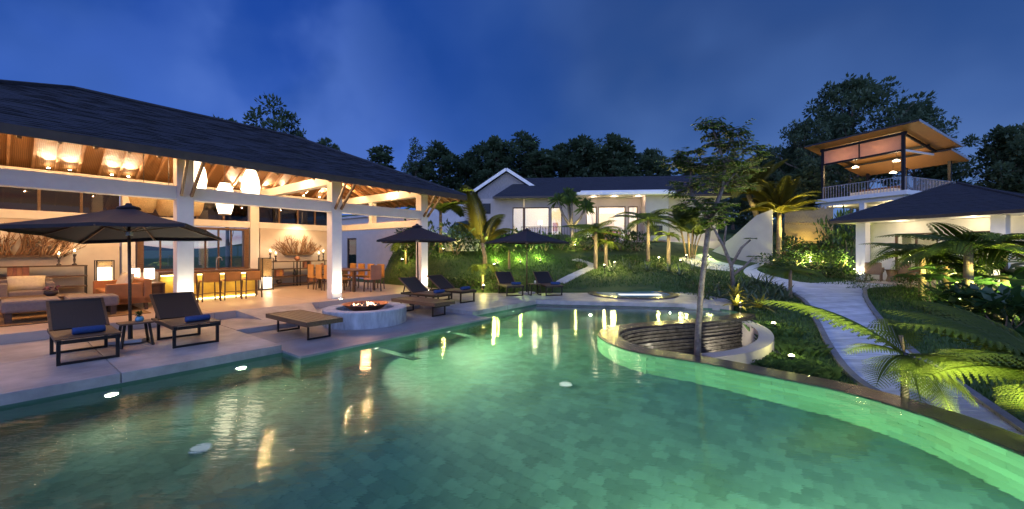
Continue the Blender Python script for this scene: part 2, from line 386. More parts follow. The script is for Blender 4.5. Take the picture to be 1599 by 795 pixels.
# ground sheet
def build_ground():
    xs = sorted(set([-400, -200, -120, -80, -60, -45, -35, -28, -22] + [round(-18 + .4 * i, 2) for i in range(117)] + [32, 36, 42, 50, 60, 80, 120, 200, 400]))
    ys = sorted(set([-60, -25, -10, -5] + [round(-2 + .4 * i, 2) for i in range(96)] + [38, 41, 45, 50, 56, 62, 70, 80, 95, 120, 200, 400]))
    foot = [W(-11, -4.2)[:2], W(-11, 6.6)[:2], W(4.15, 6.6)[:2], W(4.15, 1.0)[:2], (.2, 15.1), (7.4, 15.3), (7.2, 12.6)]
    bowl = [(6.2, 10.9), (6.1, 9.4), (5.5, 8.2), (4.4, 7.3), (3.3, 6.9), (4.75, 5.2), (4.9, 2), (4.5, .3), (-12, .3), (-12, 4)]
    cut = foot + bowl
    vs = []; idx = {}
    C = np.array(cut)
    def dist(x, y):
        a = C; b = np.roll(C, -1, 0); ab = b - a; p = np.array((x, y)); t = np.clip(((p - a) * ab).sum(1) / (ab * ab).sum(1), 0, 1)
        return np.sqrt((((a + ab * t[:, None]) - p) ** 2).sum(1)).min()
    for j, y in enumerate(ys):
        for i, x in enumerate(xs):
            z = hland(x, y)
            if -13 < x < 9 and -1 < y < 21 and inpoly(x, y, cut):
                d = dist(x, y); z = min(z, -.12) - 1.9 * min(1, d / .35) if d > .02 else z
            vs.append((x, y, z))
    n = len(xs)
    m = MB(); m.v = vs; m.f = [(j * n + i, j * n + i + 1, (j + 1) * n + i + 1, (j + 1) * n + i) for j in range(len(ys) - 1) for i in range(n - 1)]
    tag(m.build('ground', 'grass', smooth=True), 'dark green mown lawn rising gently behind the pool', kind='structure')
build_ground()

# far mountains seen through the pavilion windows
def mountain(px0, px1, Y, tops, label):
    m = MB(); k = len(tops)
    for i, t in enumerate(tops):
        x = X(px0 + (px1 - px0) * i / (k - 1), Y); m.v += [(x, Y, -20), (x, Y, Zat(t, Y)), (x * 1.25, Y * 1.25, -20)]
    for i in range(k - 1):
        a = 3 * i; m.f += [(a, a + 3, a + 4, a + 1), (a + 1, a + 4, a + 5, a + 2)]
    tag(m.build('hills', 'mount'), label, kind='structure')
mountain(-200, 420, 300, [375, 380, 388, 396, 400, 398, 392, 388, 382, 388, 394, 398, 396], 'dark hills on the horizon behind the pavilion')

# ---------------------------------------------------------------- pool, decks
def strip_wall(P, z0, z1, name, m, parent=None, kind=None):
    b = MB(); n = len(P); b.v = [(p[0], p[1], z0) for p in P] + [(p[0], p[1], z1) for p in P]; b.f = [(i, i + 1, i + 1 + n, i + n) for i in range(n - 1)]
    return b.build(name, m, parent)
PZ = -1.22
basin = thing('pool_basin', 'green stone tiled swimming pool basin', 'pool'); del basin['category']; basin['kind'] = 'structure'
b = MB(); b.v = [(p[0], p[1], PZ + .0105) for p in POOL]; b.f = [tuple(range(len(POOL)))]; b.build('grout_bed', M['ptile'], basin)
strip_wall([(3.7, 1.85), (-7.6, 1.85), EDGE[0]] , PZ - .02, -.02, 'side_wall', 'ptile', basin)
strip_wall(EDGE + FARC, PZ - .02, -.13, 'deck_side_wall', 'ptile', basin)
strip_wall(RIM + [(3.7, 1.85)], PZ - .02, WZ + .012, 'rim_wall', 'wtile', basin)
# shallow shelf at the far end
def half(p):  # far side of the step line
    a = (X(760, 9.9), 9.9); c = (X(945, 9.1), 9.1)
    return (c[0] - a[0]) * (p[1] - a[1]) - (c[1] - a[1]) * (p[0] - a[0])
# tiles
T = .155; tiles = []; ca, sa = math.cos(TH), math.sin(TH)
for i in range(-95, 55):
    for j in range(-90, 90):
        u = i * T; v = -4.3 + (j + (.5 if i % 2 else 0)) * T * 1.0
        x, y, _ = W(u, v)
        if y < 1.7 or abs(x) > y * 1.75 + 1.5: continue
        if not inpoly(x, y, POOL): continue
        tiles.append((x, y))
tr = random.Random(5)
def tile_mesh(tone, s=1):
    m = MB(); m.box((0, 0, 0), (T - .003, T - .003, .03), tone=tone); me = bpy.data.meshes.new('tile'); me.from_pydata(m.v, [], m.f)
    at = me.attributes.new('tone', 'FLOAT', 'POINT'); at.data.foreach_set('value', m.tone); me.materials.append(M['ptile']); return me
TM = [tile_mesh(-.0 + .46 * k / 11) for k in range(12)]
vis = sorted([t for t in tiles if abs(t[0]) < t[1] * 1.3 and t[1] > 3.0], key=lambda t: t[1]); near = set(vis[:290])
rest = MB()
for t in tiles:
    z = PZ + tr.uniform(-.0015, .0015)
    if t in near:
        o = link('tile', tr.choice(TM), basin, (t[0], t[1], z), TH)
    else:
        rest.box((t[0], t[1], z), (T - .003, T - .003, .03), rz=TH, tone=.46 * tr.random())
o = rest.build('floor_tiles', 'ptile', basin); o['kind'] = 'stuff'
shelf = [W(1.0, -5.3)[:2], W(4.45, -4.32)[:2]] + FARC + RIM[1:26]
b = MB(); b.prism(shelf, PZ - .01, -.62); b.build('shallow_shelf', 'ptile', basin)
# rim wall tiles, course by course
wt = MB(); run = RIM[28:]; acc = [0]
for a, c in zip(run, run[1:]): acc.append(acc[-1] + math.dist(a, c))
def along(s):
    s = max(0, min(acc[-1], s))
    for i in range(len(acc) - 1):
        if s <= acc[i + 1] + 1e-9:
            t = (s - acc[i]) / max(1e-9, acc[i + 1] - acc[i]); return tuple(p + (q - p) * t for p, q in zip(run[i], run[i + 1])), math.atan2(run[i + 1][1] - run[i][1], run[i + 1][0] - run[i][0])
    return run[-1], 0
pw = thing('pool_wall', 'curved light green tiled wall under the infinity edge', 'pool wall'); del pw['category']; pw['kind'] = 'structure'
th = .17; tl = .30; nrow = 6
wme = {}
for r_ in range(nrow):
    s = -(r_ % 2) * tl / 2
    while s < acc[-1]:
        (x, y), a = along(s + tl / 2); key = tr.randrange(10)
        if key not in wme:
            m = MB(); m.box((0, 0, 0), (tl - .003, .024, th - .003), tone=.05 + .5 * key / 9); me = bpy.data.meshes.new('tile'); me.from_pydata(m.v, [], m.f); q = me.attributes.new('tone', 'FLOAT', 'POINT'); q.data.foreach_set('value', m.tone); me.materials.append(M['wtile']); wme[key] = me
        link('tile', wme[key], pw, (x, y, WZ - .012 - th * (r_ + .5)), a); s += tl
# water surface
def water_sheet(P, z, name, label, m='water'):
    b = MB(); b.v = [(p[0], p[1], z) for p in P]; b.f = [tuple(range(len(P)))]
    o = b.build(name, m); me = o.data; bm = bmesh.new(); bm.from_mesh(me); bmesh.ops.triangulate(bm, faces=bm.faces[:]); 
    for f in bm.faces:
        if f.normal.z < 0: f.normal_flip()
    bm.to_mesh(me); bm.free(); tag(o, label, kind='structure'); return o
water_sheet(POOL, WZ, 'pool_water', 'still clear pool water reflecting the lit pavilion')
# pale fittings on the pool floor
def fitting(x, y, label):
    m = MB(); m.lathe([(.001, .03), (.09, .03), (.1, .015), (.1, 0)], 16, cap=False)
    tag(m.build('pool_fitting', 'white', loc=(x, y, PZ + .01)), label, 'pool fitting', 'round fittings on the pool floor')
fitting(-3.4, 4.35, 'white round fitting on the pool floor at left, off the lounger deck')
fitting(-1.2, 3.3, 'white round fitting on the pool floor near the bottom centre')
fitting(.85, 6.3, 'white round fitting on the pool floor before the curved rim')

# stone coping along the rim
cop = thing('pool_coping', 'dark wet stone coping curving along the infinity edge', 'coping')
OUT = offset(RIM, -.42)
def ring(P, Q, z0, z1, name, m, parent=None, kind=None):
    n = len(P); b = MB(); b.v = [(p[0], p[1], z1) for p in P] + [(p[0], p[1], z1) for p in Q] + [(p[0], p[1], z0) for p in P] + [(p[0], p[1], z0) for p in Q]
    for i in range(n - 1):
        b.f += [(i, i + 1, n + i + 1, n + i), (2 * n + i, 2 * n + i + 1, i + 1, i), (n + i, n + i + 1, 3 * n + i + 1, 3 * n + i), (2 * n + i, 3 * n + i, 3 * n + i + 1, 2 * n + i + 1)]
    b.f += [(0, n, 3 * n, 2 * n), (n - 1, 3 * n - 1, 4 * n - 1, 2 * n - 1)]
    return b.build(name, m, parent)
step = 3
for i in range(0, len(RIM) - step, step):
    a = RIM[i:i + step + 1]; q = OUT[i:i + step + 1]
    def pull(P):
        P = [list(p) for p in P]; d = Vector((P[1][0] - P[0][0], P[1][1] - P[0][1]))
        if d.length > .02: d = d.normalized() * .004; P[0][0] += d.x; P[0][1] += d.y
        return P
    ring(pull(a), pull(q), WZ - .10, WZ + .016 + rnd.uniform(-.002, .002), 'stone', 'coping', cop)

# sunken waterfall bowl
BW = OUT[2:51]
bowl = thing('waterfall_bowl', 'sunken round basin with rippled slate waterfall wall beside the pool', 'water feature')
b = MB(); zz = WZ - .02; k = 0
while zz > -1.05:
    h = .034 + .016 * ((k * 7) % 5) / 4; off = (.006 if k % 2 else .04) + .03 * ((k * 13) % 7) / 6
    P = BW; Q = offset(BW, -off - .02); n = len(P)
    b.add([(p[0], p[1], zz) for p in P] + [(p[0], p[1], zz) for p in Q] + [(p[0], p[1], zz - h + .006) for p in Q] + [(p[0], p[1], zz - h + .006) for p in P],
          [f for i in range(n - 1) for f in ((i, i + 1, n + i + 1, n + i), (n + i, n + i + 1, 2 * n + i + 1, 2 * n + i), (2 * n + i, 2 * n + i + 1, 3 * n + i + 1, 3 * n + i))])
    zz -= h; k += 1
o = b.build('slate_courses', 'slate', bowl); o['kind'] = 'stuff'
strip_wall(BW, -1.3, WZ - .02, 'back_wall', 'slate', bowl)
SEAT = catmull([(3.42, 7.02), (3.95, 7.2), (4.6, 7.6), (5.2, 8.2), (5.68, 8.95), (5.98, 9.7), (6.12, 10.5)], 5)
b = MB(); P = [BW[i] for i in range(len(BW))] + SEAT; b.v = [(p[0], p[1], -1.12) for p in P]; b.f = [tuple(range(len(P)))]; b.build('bowl_floor', 'slate', bowl)
water_sheet(BW + SEAT, -.93, 'bowl_water', 'dark water lying in the sunken waterfall bowl')
ring(offset(SEAT, -.13), offset(SEAT, .15), -1.25, -.235, 'rim_seat', 'villa', bowl)
ring(offset(SEAT, .152), offset(SEAT, .32), -1.25, -.52, 'lower_step', 'villa', bowl)
for (x, y, z, tx, ty, tz, e) in ((2.75, 7.75, -.85, 2.6, 9.0, -.25, 90), (4.9, 9.3, -.85, 5.3, 10.3, -.25, 60), (3.9, 8.6, -.85, 3.6, 9.6, -.4, 22)):
    slight((x, y, z), (tx, ty, tz), e * 1.5, 95, (1, .92, .70), .03)
    m = MB(); m.lathe([(.035, 0), (.04, .03), (.03, .035)], 10); f = m.build('spot_body', 'blackm'); 
    t = thing('underwater_spotlight', {2.75: 'small spotlight in the bowl below the left slate wall', 4.9: 'small spotlight in the bowl below the right slate wall', 3.9: 'small spotlight in the bowl at the middle of the slate wall'}[x], 'spotlight', (x, y, z - .06)); f.parent = t
    m = MB(); m.lathe([(.001, .040), (.028, .040)], 10, cap=False); m.build('lens', 'lens', t)

# decks
def slab(name, poly, z0, z1, m, label):
    b = MB(); b.prism([p[:2] for p in poly], z0, z1); return tag(b.build(name, m, bevel=.008), label, kind='structure')
def joints_slabs(root, u0, u1, v0, v1, z0, z1, du, dv, m, name='slab'):
    u = u0
    while u < u1 - .05:
        ue = min(u + du, u1); v = v0
        while v < v1 - .05:
            ve = min(v + dv, v1); q = MB(); q.b2((u + .005, v + .005, z0), (ue - .005, ve - .005, z1 + rnd.uniform(-.0015, .0015))); q.build(name, m, root, bevel=.006); v = ve
        u = ue
dk = thing('pool_deck', 'pale stone pool deck under the left pair of loungers', None, W(0, 0)[:2] + (0,), TH); dk['kind'] = 'structure'
joints_slabs(dk, -11.4, -3.27, -4.3, -.45, -.30, 0, 2.05, 1.95, 'deck')
joints_slabs(dk, -3.27, 1.45, -2.2, -.45, -.30, 0, 2.36, 1.75, 'deck')
joints_slabs(dk, 1.45, 4.5, -4.3, -.45, -.30, 0, 1.53, 1.95, 'deck')
q = MB(); q.prism([(-11.4, -4.295), (-3.275, -4.295), (-3.275, -.46), (-11.4, -.46)], -1.3, -.302); q.prism([(1.46, -4.295), (4.49, -4.295), (4.49, -.46), (1.46, -.46)], -1.3, -.302); q.build('deck_base', 'coping', dk)
sk = thing('sunken_deck', 'grey stone deck a step lower around the fire pit', None, W(0, 0)[:2] + (0,), TH); sk['kind'] = 'structure'
joints_slabs(sk, -3.27, 1.45, -4.95, -2.2, -.30, -.095, 2.36, 1.38, 'sunk')
q = MB(); q.b2((-3.265, -4.945, -1.3), (1.445, -2.21, -.302)); q.build('deck_base', 'coping', sk)
# deck at the far end, beyond the pool, with the round spa
e45 = W(4.5, -4.3); e45b = W(4.5, -.45)
far = [e45[:2]] + FARC[:1] + [(5.95, 12.10), (6.42, 11.76), (6.55, 11.9), (6.9, 12.4), (7.2, 13.4), (6.9, 15.4), (5.6, 16.2), (4, 16.3), (2.6, 15.9), (1.6, 15.45), (.2, 15.25), (-1.2, 15.25), (-2.6, 15.4), W(4.1, -.45)[:2], e45b[:2]]
slab('far_deck', far, -.32, -.004, 'deck', 'pale stone deck along the far end of the pool')
b = MB(); b.prism([(p[0], p[1] - .01) for p in far[:5]] + [(6.3, 13), (2, 14)], -1.3, -.325); tag(b.build('deck_base', 'coping'), 'dark stone base under the far deck', kind='structure')
# spa
sp = thing('round_spa', 'round spa sunk in the far deck with lit water', 'spa', (4.45, 14.75, 0))
m = MB(); m.lathe([(1.30, .0), (1.30, .035), (1.62, .035), (1.62, .0)], 40, cap=False); m.build('rim', 'coping', sp)
m = MB(); m.lathe([(1.30, .02), (1.29, .012), (.001, .012)], 40, cap=False); m.build('water', M['blueg'], sp)
m = MB(); m.box((.2, -.25, .016), (1.5, .34, .006)); m.build('glow_strip', emis('spa_wall_glow', (1, .97, .85), .9), sp)  # glowing strip stands in for the lamplit inner wall of the spa

# raised pavilion floor edge, ramp to the fire pit
rp = thing('ramp', 'stone ramp sloping from the pavilion floor to the fire pit', None, W(0, 0)[:2] + (0,), TH); rp['kind'] = 'structure'
q = MB(); q.add([(-2.7, -.452, .168), (-.9, -.452, .168), (-2.45, -1.3, .002), (-1.15, -1.3, .002), (-2.7, -.452, -.01), (-.9, -.452, -.01), (-2.45, -1.3, -.01), (-1.15, -1.3, -.01)], [(0, 2, 3, 1), (0, 4, 6, 2), (1, 3, 7, 5), (2, 6, 7, 3), (0, 1, 5, 4), (4, 5, 7, 6)]); q.build('ramp_slope', 'deck', rp)

# ---------------------------------------------------------------- pavilion
pv = thing('pavilion', 'open sided white pavilion with dark hipped shingle roof at left', 'pavilion', W(0, 0, 0), TH)
FZ = .17
def part(mb, name, m, parent=None, bevel=0, smooth=False): return mb.build(name, m, parent or pv, smooth=smooth, bevel=bevel)
u = -10.4
while u < 4.1:
    v = -.45; ue = min(u + 2.42, 4.1)
    while v < 6.5:
        ve = min(v + 1.74, 6.51); q = MB(); q.b2((u + .003, v + .003, -.5), (ue - .003, ve - .003, FZ + rnd.uniform(-.001, .001))); part(q, 'floor_slab', 'floor', bevel=.004); v = ve
    u = ue
COLS = [-7.3, -3.6, 0, 3.35]
CW = .31
for i, u in enumerate(COLS):
    q = MB(); q.box((u, 0, (FZ + 4.0) / 2), (CW, CW, 4.0 - FZ)); part(q, 'column', 'white', bevel=.012)
    q = MB(); q.box((u, 6.1, (FZ + 3.6) / 2), (CW, CW, 3.6 - FZ)); part(q, 'column', 'white', bevel=.012)
    for s in (-.09, .09):
        q = MB(); q.bar((u + s, -.215, 2.85), (u + s * 1.6, -.95, 3.62), .05, .07); part(q, 'brace', 'teak')
for a, c in zip(COLS, COLS[1:]):
    q = MB(); q.b2((a + CW / 2 + .002, -.14, 2.76), (c - CW / 2 - .002, .14, 3.06)); part(q, 'front_beam', 'white', bevel=.008)
    q = MB(); q.b2((a + CW / 2 + .002, 5.95, 2.50), (c - CW / 2 - .002, 6.25, 2.74)); part(q, 'back_beam', 'white', bevel=.008)
q = MB(); q.b2((-10.5, -.14, 2.76), (COLS[0] - CW / 2 - .002, .14, 3.06)); part(q, 'front_beam', 'white')
q = MB(); q.b2((-10.5, 5.95, 2.50), (COLS[0] - CW / 2 - .002, 6.25, 2.74)); part(q, 'back_beam', 'white')
for (u0, u1) in ((-8.6, 3.6),):
    q = MB(); q.b2((u0, 5.98, 3.602), (u1, 6.24, 3.92)); part(q, 'wall_plate', 'white', bevel=.008)
q = MB(); q.b2((3.22, CW / 2 + .002, 2.50), (3.48, 6.1 - CW / 2 - .002, 2.74)); part(q, 'end_beam', 'white', bevel=.008)
q = MB(); q.b2((3.22, CW / 2 + .002, 3.602), (3.48, 5.976, 3.90)); part(q, 'end_plate', 'white', bevel=.008)
q = MB(); q.b2((3.24, 3.0, 2.742), (3.46, 3.22, 3.60)); part(q, 'post', 'white')
q = MB(); q.b2((-.12, CW / 2 + .002, 3.602), (.12, 5.976, 3.88)); part(q, 'cross_beam', 'white', bevel=.008)
# roof
UE = (-9.3, 4.44); VE = (-1.2, 7.3); ZE = 3.64; ZR = 5.60; RU = (-5.05, .19); VR = 3.05
def courses(a, b, c, d, n, mm, lift=.016, jag=.0, rn=None):
    """stepped shingle rows on a roof slope: a-b at the eave, d-c at the ridge"""
    a, b, c, d = map(Vector, (a, b, c, d)); nrm = (b - a).cross(d - a); nrm = nrm.normalized() if nrm.length > 1e-6 else Vector((0, 0, 1))
    if nrm.z < 0: nrm = -nrm
    for i in range(n):
        t0, t1 = i / n, (i + 1) / n
        p0 = a.lerp(d, t0) + nrm * lift; p1 = b.lerp(c, t0) + nrm * lift; p2 = b.lerp(c, t1) + nrm * .003; p3 = a.lerp(d, t1) + nrm * .003
        q0 = a.lerp(d, t0); q1 = b.lerp(c, t0)
        L = (p1 - p0).length; k = max(1, int(L / .22)) if jag else 1; vs = []; fs = []
        for j in range(k + 1):
            f = j / k; h = nrm * (rn.uniform(-jag, jag) if jag else 0)
            vs += [q0.lerp(q1, f), p0.lerp(p1, f) + h, p3.lerp(p2, f)]
        for j in range(k): fs += [(3 * j, 3 * j + 3, 3 * j + 4, 3 * j + 1), (3 * j + 1, 3 * j + 4, 3 * j + 5, 3 * j + 2)]
        mm.add(vs, fs)
def hiproof(parent, ue, ve, ze, ru, vr, zr, n, th, fascia, rafters=True):
    e = [(ue[0], ve[0], ze), (ue[1], ve[0], ze), (ue[1], ve[1], ze), (ue[0], ve[1], ze)]; r0 = (ru[0], vr, zr); r1 = (ru[1], vr, zr)
    mm = MB(); rn = random.Random(3)
    for q4 in ((e[0], e[1], r1, r0), (e[2], e[3], r0, r1), (e[1], e[2], r1, r1), (e[3], e[0], r0, r0)): courses(*q4, n, mm, jag=.013, rn=rn)
    part(mm, 'roof', 'roof', parent)
    dn = Vector((0, 0, -th))
    mm = MB()
    for q4 in ((e[0], e[1], r1, r0), (e[2], e[3], r0, r1)): mm.add([Vector(p) + dn for p in q4], [(0, 1, 2, 3)])
    for q3 in ((e[1], e[2], r1), (e[3], e[0], r0)): mm.add([Vector(p) + dn for p in q3], [(0, 1, 2)])
    part(mm, 'ceiling', 'ceil', parent)
    for i in range(4):
        a, c = Vector(e[i]), Vector(e[(i + 1) % 4]); d = (c - a).normalized() * .03
        q = MB(); q.bar(a + Vector((0, 0, -.075)) - d, c + Vector((0, 0, -.075)) + d, .05, .165); part(q, 'fascia', fascia, parent)
    mm = MB()
    for a, c in ((e[0], r0), (e[3], r0), (e[1], r1), (e[2], r1), (r0, r1)):
        mm.tube([Vector(a) + Vector((0, 0, .02)), Vector(c) + Vector((0, 0, .02))], .06, 6)
    part(mm, 'ridge_cap', 'roof', parent)
hiproof(pv, UE, VE, ZE, RU, VR, ZR, 34, .13, 'fascia')
sl = (ZR - ZE) / (VR - VE[0]); th_ = .13
def roofz(u, v): return ZE - th_ + sl * min(v - VE[0], VE[1] - v, (u - UE[0]) * (4.25 / (RU[0] - UE[0])), (UE[1] - u) * (4.25 / (UE[1] - RU[1])))
u = UE[0] + .22
while u < UE[1] - .1:
    for s in (0, 1):
        v0 = VE[s]; lim = min(u - UE[0], UE[1] - u, 4.25); v1 = v0 + lim if s == 0 else v0 - lim
        q = MB(); q.bar((u, v0 + (.06 if s == 0 else -.06), roofz(u, v0) - .005), (u, v1, roofz(u, v1) - .06), .055, .11); part(q, 'rafter', 'rafter')
    u += .44
v = VE[0] + .3
while v < VE[1]:
    lim = min(v - VE[0], VE[1] - v, 4.25)
    q = MB(); q.bar((UE[1] - .06, v, ZE - th_ - .02), (UE[1] - lim, v, ZE - th_ + sl * lim - .06), .055, .11); part(q, 'rafter', 'rafter')
    q = MB(); q.bar((UE[0] + .06, v, ZE - th_ - .02), (UE[0] + lim, v, ZE - th_ + sl * lim - .06), .055, .11); part(q, 'rafter', 'rafter')
    v += .44
# walls at the back
def wall(u0, u1, z0, z1, v0=5.98, v1=6.22): q = MB(); q.b2((u0, v0, z0), (u1, v1, z1)); return part(q, 'wall', 'plaster')
wall(-10.4, -7.3 - .2, FZ, 2.498); wall(-7.1, -3.95, FZ, 2.498); wall(.2, 2.95, FZ, 2.498); wall(2.95, 3.15, FZ, 2.498)
wall(-3.40, -2.2, FZ, .9); wall(-2.2, -.2, FZ, .9); wall(-3.95, -3.81, FZ, 2.498)
q = MB(); q.b2((-10.6, -.4, FZ), (-10.4, 6.2, 3.5)); part(q, 'wall', 'plaster')
# clerestory: dark glass and mullions between the beam and the plate
for a, c in zip([-10.4] + COLS, COLS):
    q = MB(); q.b2((a + .2, 6.08, 2.745), (c - .2, 6.10, 3.598)); part(q, 'clerestory_pane', 'smoke')
    k = 3
    for j in range(1, k + 1):
        uu = a + .2 + (c - a - .4) * j / (k + 1); q = MB(); q.b2((uu - .03, 6.05, 2.745), (uu + .03, 6.13, 3.598)); part(q, 'clerestory_mullion', 'wood')
# windows with teak frames
for (u0, u1, k) in ((-3.40, -2.22, 2), (-2.12, -.2, 4)):
    w = thing('window', None, None); w.parent = pv
    z0, z1 = .92, 2.46
    if True:
        for (p, q_) in (((u0, z0), (u0 + .16, z1)), ((u1 - .16, z0), (u1, z1)), ((u0 + .162, z1 - .08), (u1 - .162, z1)), ((u0 + .162, z0), (u1 - .162, z0 + .06))):
            q = MB(); q.b2((p[0], 5.96, p[1]), (q_[0], 6.2, q_[1])); part(q, 'frame', 'teak', w)
        for j in range(k):
            a = u0 + .16 + (u1 - u0 - .32) * j / k; c = u0 + .16 + (u1 - u0 - .32) * (j + 1) / k
            q = MB(); q.b2((a + .02, 6.07, z0 + .06), (c - .02, 6.085, z1 - .08)); part(q, 'pane', 'glass', w)
            if j: q = MB(); q.b2((a - .02, 6.03, z0 + .062), (a + .02, 6.13, z1 - .082)); part(q, 'mullion', 'wood', w)
# spots standing on the back plate, washing the ceiling
sl_i = 0
for i, u in enumerate((-7.75, -5.28, -4.86, -3.98, -3.6, -.75, -.42, .35, 1.05, 1.9, 2.6)):
    names = ['leftmost of the small uplights on the pavilion back beam', 'small ceiling uplight on the back beam, left one of the first pair', 'small ceiling uplight on the back beam, right one of the first pair', 'small ceiling uplight on the back beam, left one of the second pair', 'small ceiling uplight on the back beam, right one of the second pair', 'small ceiling uplight right of the pendants, left one of two', 'small ceiling uplight right of the pendants, right one of two', 'small ceiling uplight on the back beam just past the second column', 'small ceiling uplight above the dining shelf', 'small ceiling uplight near the pavilion end, left one', 'small ceiling uplight nearest the pavilion end']
    t = thing('ceiling_spotlight', names[i], 'spotlight', W(u, 6.02, 3.92), TH, 'uplights on the pavilion back beam')
    m = MB(); m.lathe([(.035, 0), (.04, .05), (.045, .06)], 10); m.build('housing', 'blackm', t)
    m = MB(); m.lathe([(.001, .085), (.03, .075), (.035, .062)], 10, cap=False); m.build('bulb', 'bulb', t)
    slight(W(u, 5.86, 3.98), W(u, 4.6, 5.0), 62, 84, (1, .80, .50), .03, .55)
for u in (1.3, 2.4):
    slight(W(3.1, u, 3.95), W(2.2, u, 4.9), 50, 85, (1, .80, .50), .03, .6)

# ---------------------------------------------------------------- column uplights, interior lamps
for i, u in enumerate(COLS[1:]):
    lab = ['round floor uplight at the foot of the left front column', 'round floor uplight at the foot of the middle front column', 'round floor uplight at the foot of the right front column'][i]
    t = thing('floor_uplight', lab, 'uplight', W(u, -.36, FZ), TH)
    m = MB(); m.lathe([(.06, 0), (.06, .012), (.045, .014)], 14); m.build('bezel', 'steel', t)
    m = MB(); m.lathe([(.001, .017), (.044, .0145)], 14, cap=False); m.build('lens', 'bulb', t)
    slight(W(u, -.40, FZ + .05), W(u, -.15, 3.0), 80, 120, (1, .88, .62), .04, .5)
# general warm light of the room: added bare point lamps below the ceiling, without fittings
for u in (-8.6, -6.6, -4.9, -2.9, -1.2, .9, 2.6): plight(W(u, 3.6, 4.3), 66, (1, .57, .25), .03, name='room_fill_light')
for k in range(15): plight(W(-8.9 + .84 * k, 1.35 + .12 * (k % 3), 3.72 + .14 * (k % 2)), 30, (1, .57, .25), .02, name='room_fill_light')
for u, v, e in ((-6.9, 5.2, 60), (1.55, 5.3, 60), (-4.2, 5.3, 18)):
    slight(W(u, v - .1, 2.6), W(u, 6.0, 1.9), e, 110, WARM2, .05, .7)

# ---------------------------------------------------------------- driftwood wall art
def driftwood(loc, w, h, label, seed):
    t = thing('driftwood_art', label, 'wall art', loc, TH); rr = random.Random(seed); k = 0
    m = MB(); m.box((0, -.06, .03), (w * .72, .10, .06)); m.build('base', 'wood', t)
    n = int(w * 24)
    for i in range(n):
        x = (i / (n - 1) - .5) * w * .75; lean = x / (w * .5); L = h * rr.uniform(.55, 1.05) * (1 - .25 * abs(lean)); pts = [Vector((x, -.06 + rr.uniform(-.04, .04), .02))]
        d = Vector((lean * 1.1 + rr.uniform(-.45, .45), rr.uniform(-.25, .1), 1)).normalized()
        for j in range(4):
            pts.append(pts[-1] + d * L / 4); d = (d + Vector((rr.uniform(-.35, .35), rr.uniform(-.15, .15), rr.uniform(-.2, .2)))).normalized()
        q = MB(); r0 = rr.uniform(.016, .036); q.tube(pts, [r0, r0 * .9, r0 * .75, r0 * .55, r0 * .25], 5)
        for s in range(2):
            p = pts[2 + s]; e = (d + Vector((rr.choice((-1, 1)) * .9, -.1, .1))).normalized(); q.tube([p, p + e * L * .14, p + e * L * .22 + Vector((0, 0, L * .1))], [r0 * .5, r0 * .4, r0 * .15], 4)
        q.build('branch', 'art', t, smooth=True)
    return t
driftwood(W(-5.85, 5.93, 1.42), 2.3, .98, 'spreading driftwood sculpture on the wall above the left console', 4)
driftwood(W(1.62, 5.93, 1.42), 1.55, .92, 'spiky driftwood sculpture on the wall above the right shelf', 9)

# ---------------------------------------------------------------- shelves with their things
def console(loc, w, label, h=1.0):
    t = thing('console_shelf', label, 'shelf', loc, TH); d = .34
    for z in (.10, .40, .70, h):
        q = MB(); q.box((0, 0, z), (w, d, .035)); q.build('shelf', 'wood', t)
    for x in (-w / 2 + .02, -.06, .06, w / 2 - .02):
        for y in (-d / 2 + .015, d / 2 - .015):
            q = MB(); q.box((x, y, h / 2), (.026, .026, h)); q.build('post', 'blackm', t)
    return t
console(W(-6.35, 5.70, FZ), 3.6, 'long dark metal and wood console under the left driftwood')
console(W(1.45, 5.62, FZ), 2.55, 'dark metal and wood shelf unit under the right driftwood')
def vase(prof, loc, mt, name, label, cat, n=16, rz=0): m = MB(); m.lathe(prof, n); return tag(m.build(name, mt, smooth=True, loc=loc, rz=rz), label, cat)
def candlestick(loc, label, h=.3):
    t = thing('candlestick', label, 'candlestick', loc)
    m = MB(); m.lathe([(.055, 0), (.05, .03), (.018, .06), (.03, h * .5), (.018, h * .7), (.045, h - .03), (.045, h)], 10); m.build('stem', 'ceramic', t, smooth=True)
    m = MB(); m.lathe([(.028, h), (.028, h + .07), (.001, h + .075)], 8); m.build('candle', 'cushion', t)
    m = MB(); m.lathe([(.008, h + .08), (.013, h + .10), (.001, h + .14)], 6); m.build('flame', 'bulb', t)
    plight((loc[0], loc[1], loc[2] + h + .2), 1.3, WARM2, .02)
sz = FZ + 1.02
candlestick(W(-5.1, 5.68, sz), 'shorter dark candlestick with lit candle on the left console', .24)
candlestick(W(-4.8, 5.68, sz), 'taller dark candlestick with lit candle at the right end of the left console', .32)
candlestick(W(.42, 5.6, sz), 'taller candlestick at the left end of the right shelf unit', .32)
candlestick(W(.62, 5.6, sz), 'short candlestick second from left on the right shelf unit', .22)
candlestick(W(2.35, 5.6, sz), 'short candlestick second from right on the right shelf unit', .22)
candlestick(W(2.55, 5.6, sz), 'taller candlestick at the right end of the right shelf unit', .32)
vase([(.08, 0), (.22, .04), (.30, .13), (.27, .12), (.1, .04)], W(-7.15, 5.68, sz), 'copper', 'bowl', 'wide copper bowl on top of the left console', 'bowl')
vase([(.05, 0), (.13, .07), (.14, .15), (.06, .23), (.05, .28)], W(-6.85, 5.66, FZ + .72), 'terracotta', 'vase', 'round brown jar on the upper shelf of the left console', 'jar')
vase([(.05, 0), (.11, .07), (.10, .15), (.04, .2)], W(1.45, 5.6, sz), 'terracotta', 'vase', 'round brown jar on top of the right shelf unit', 'jar')
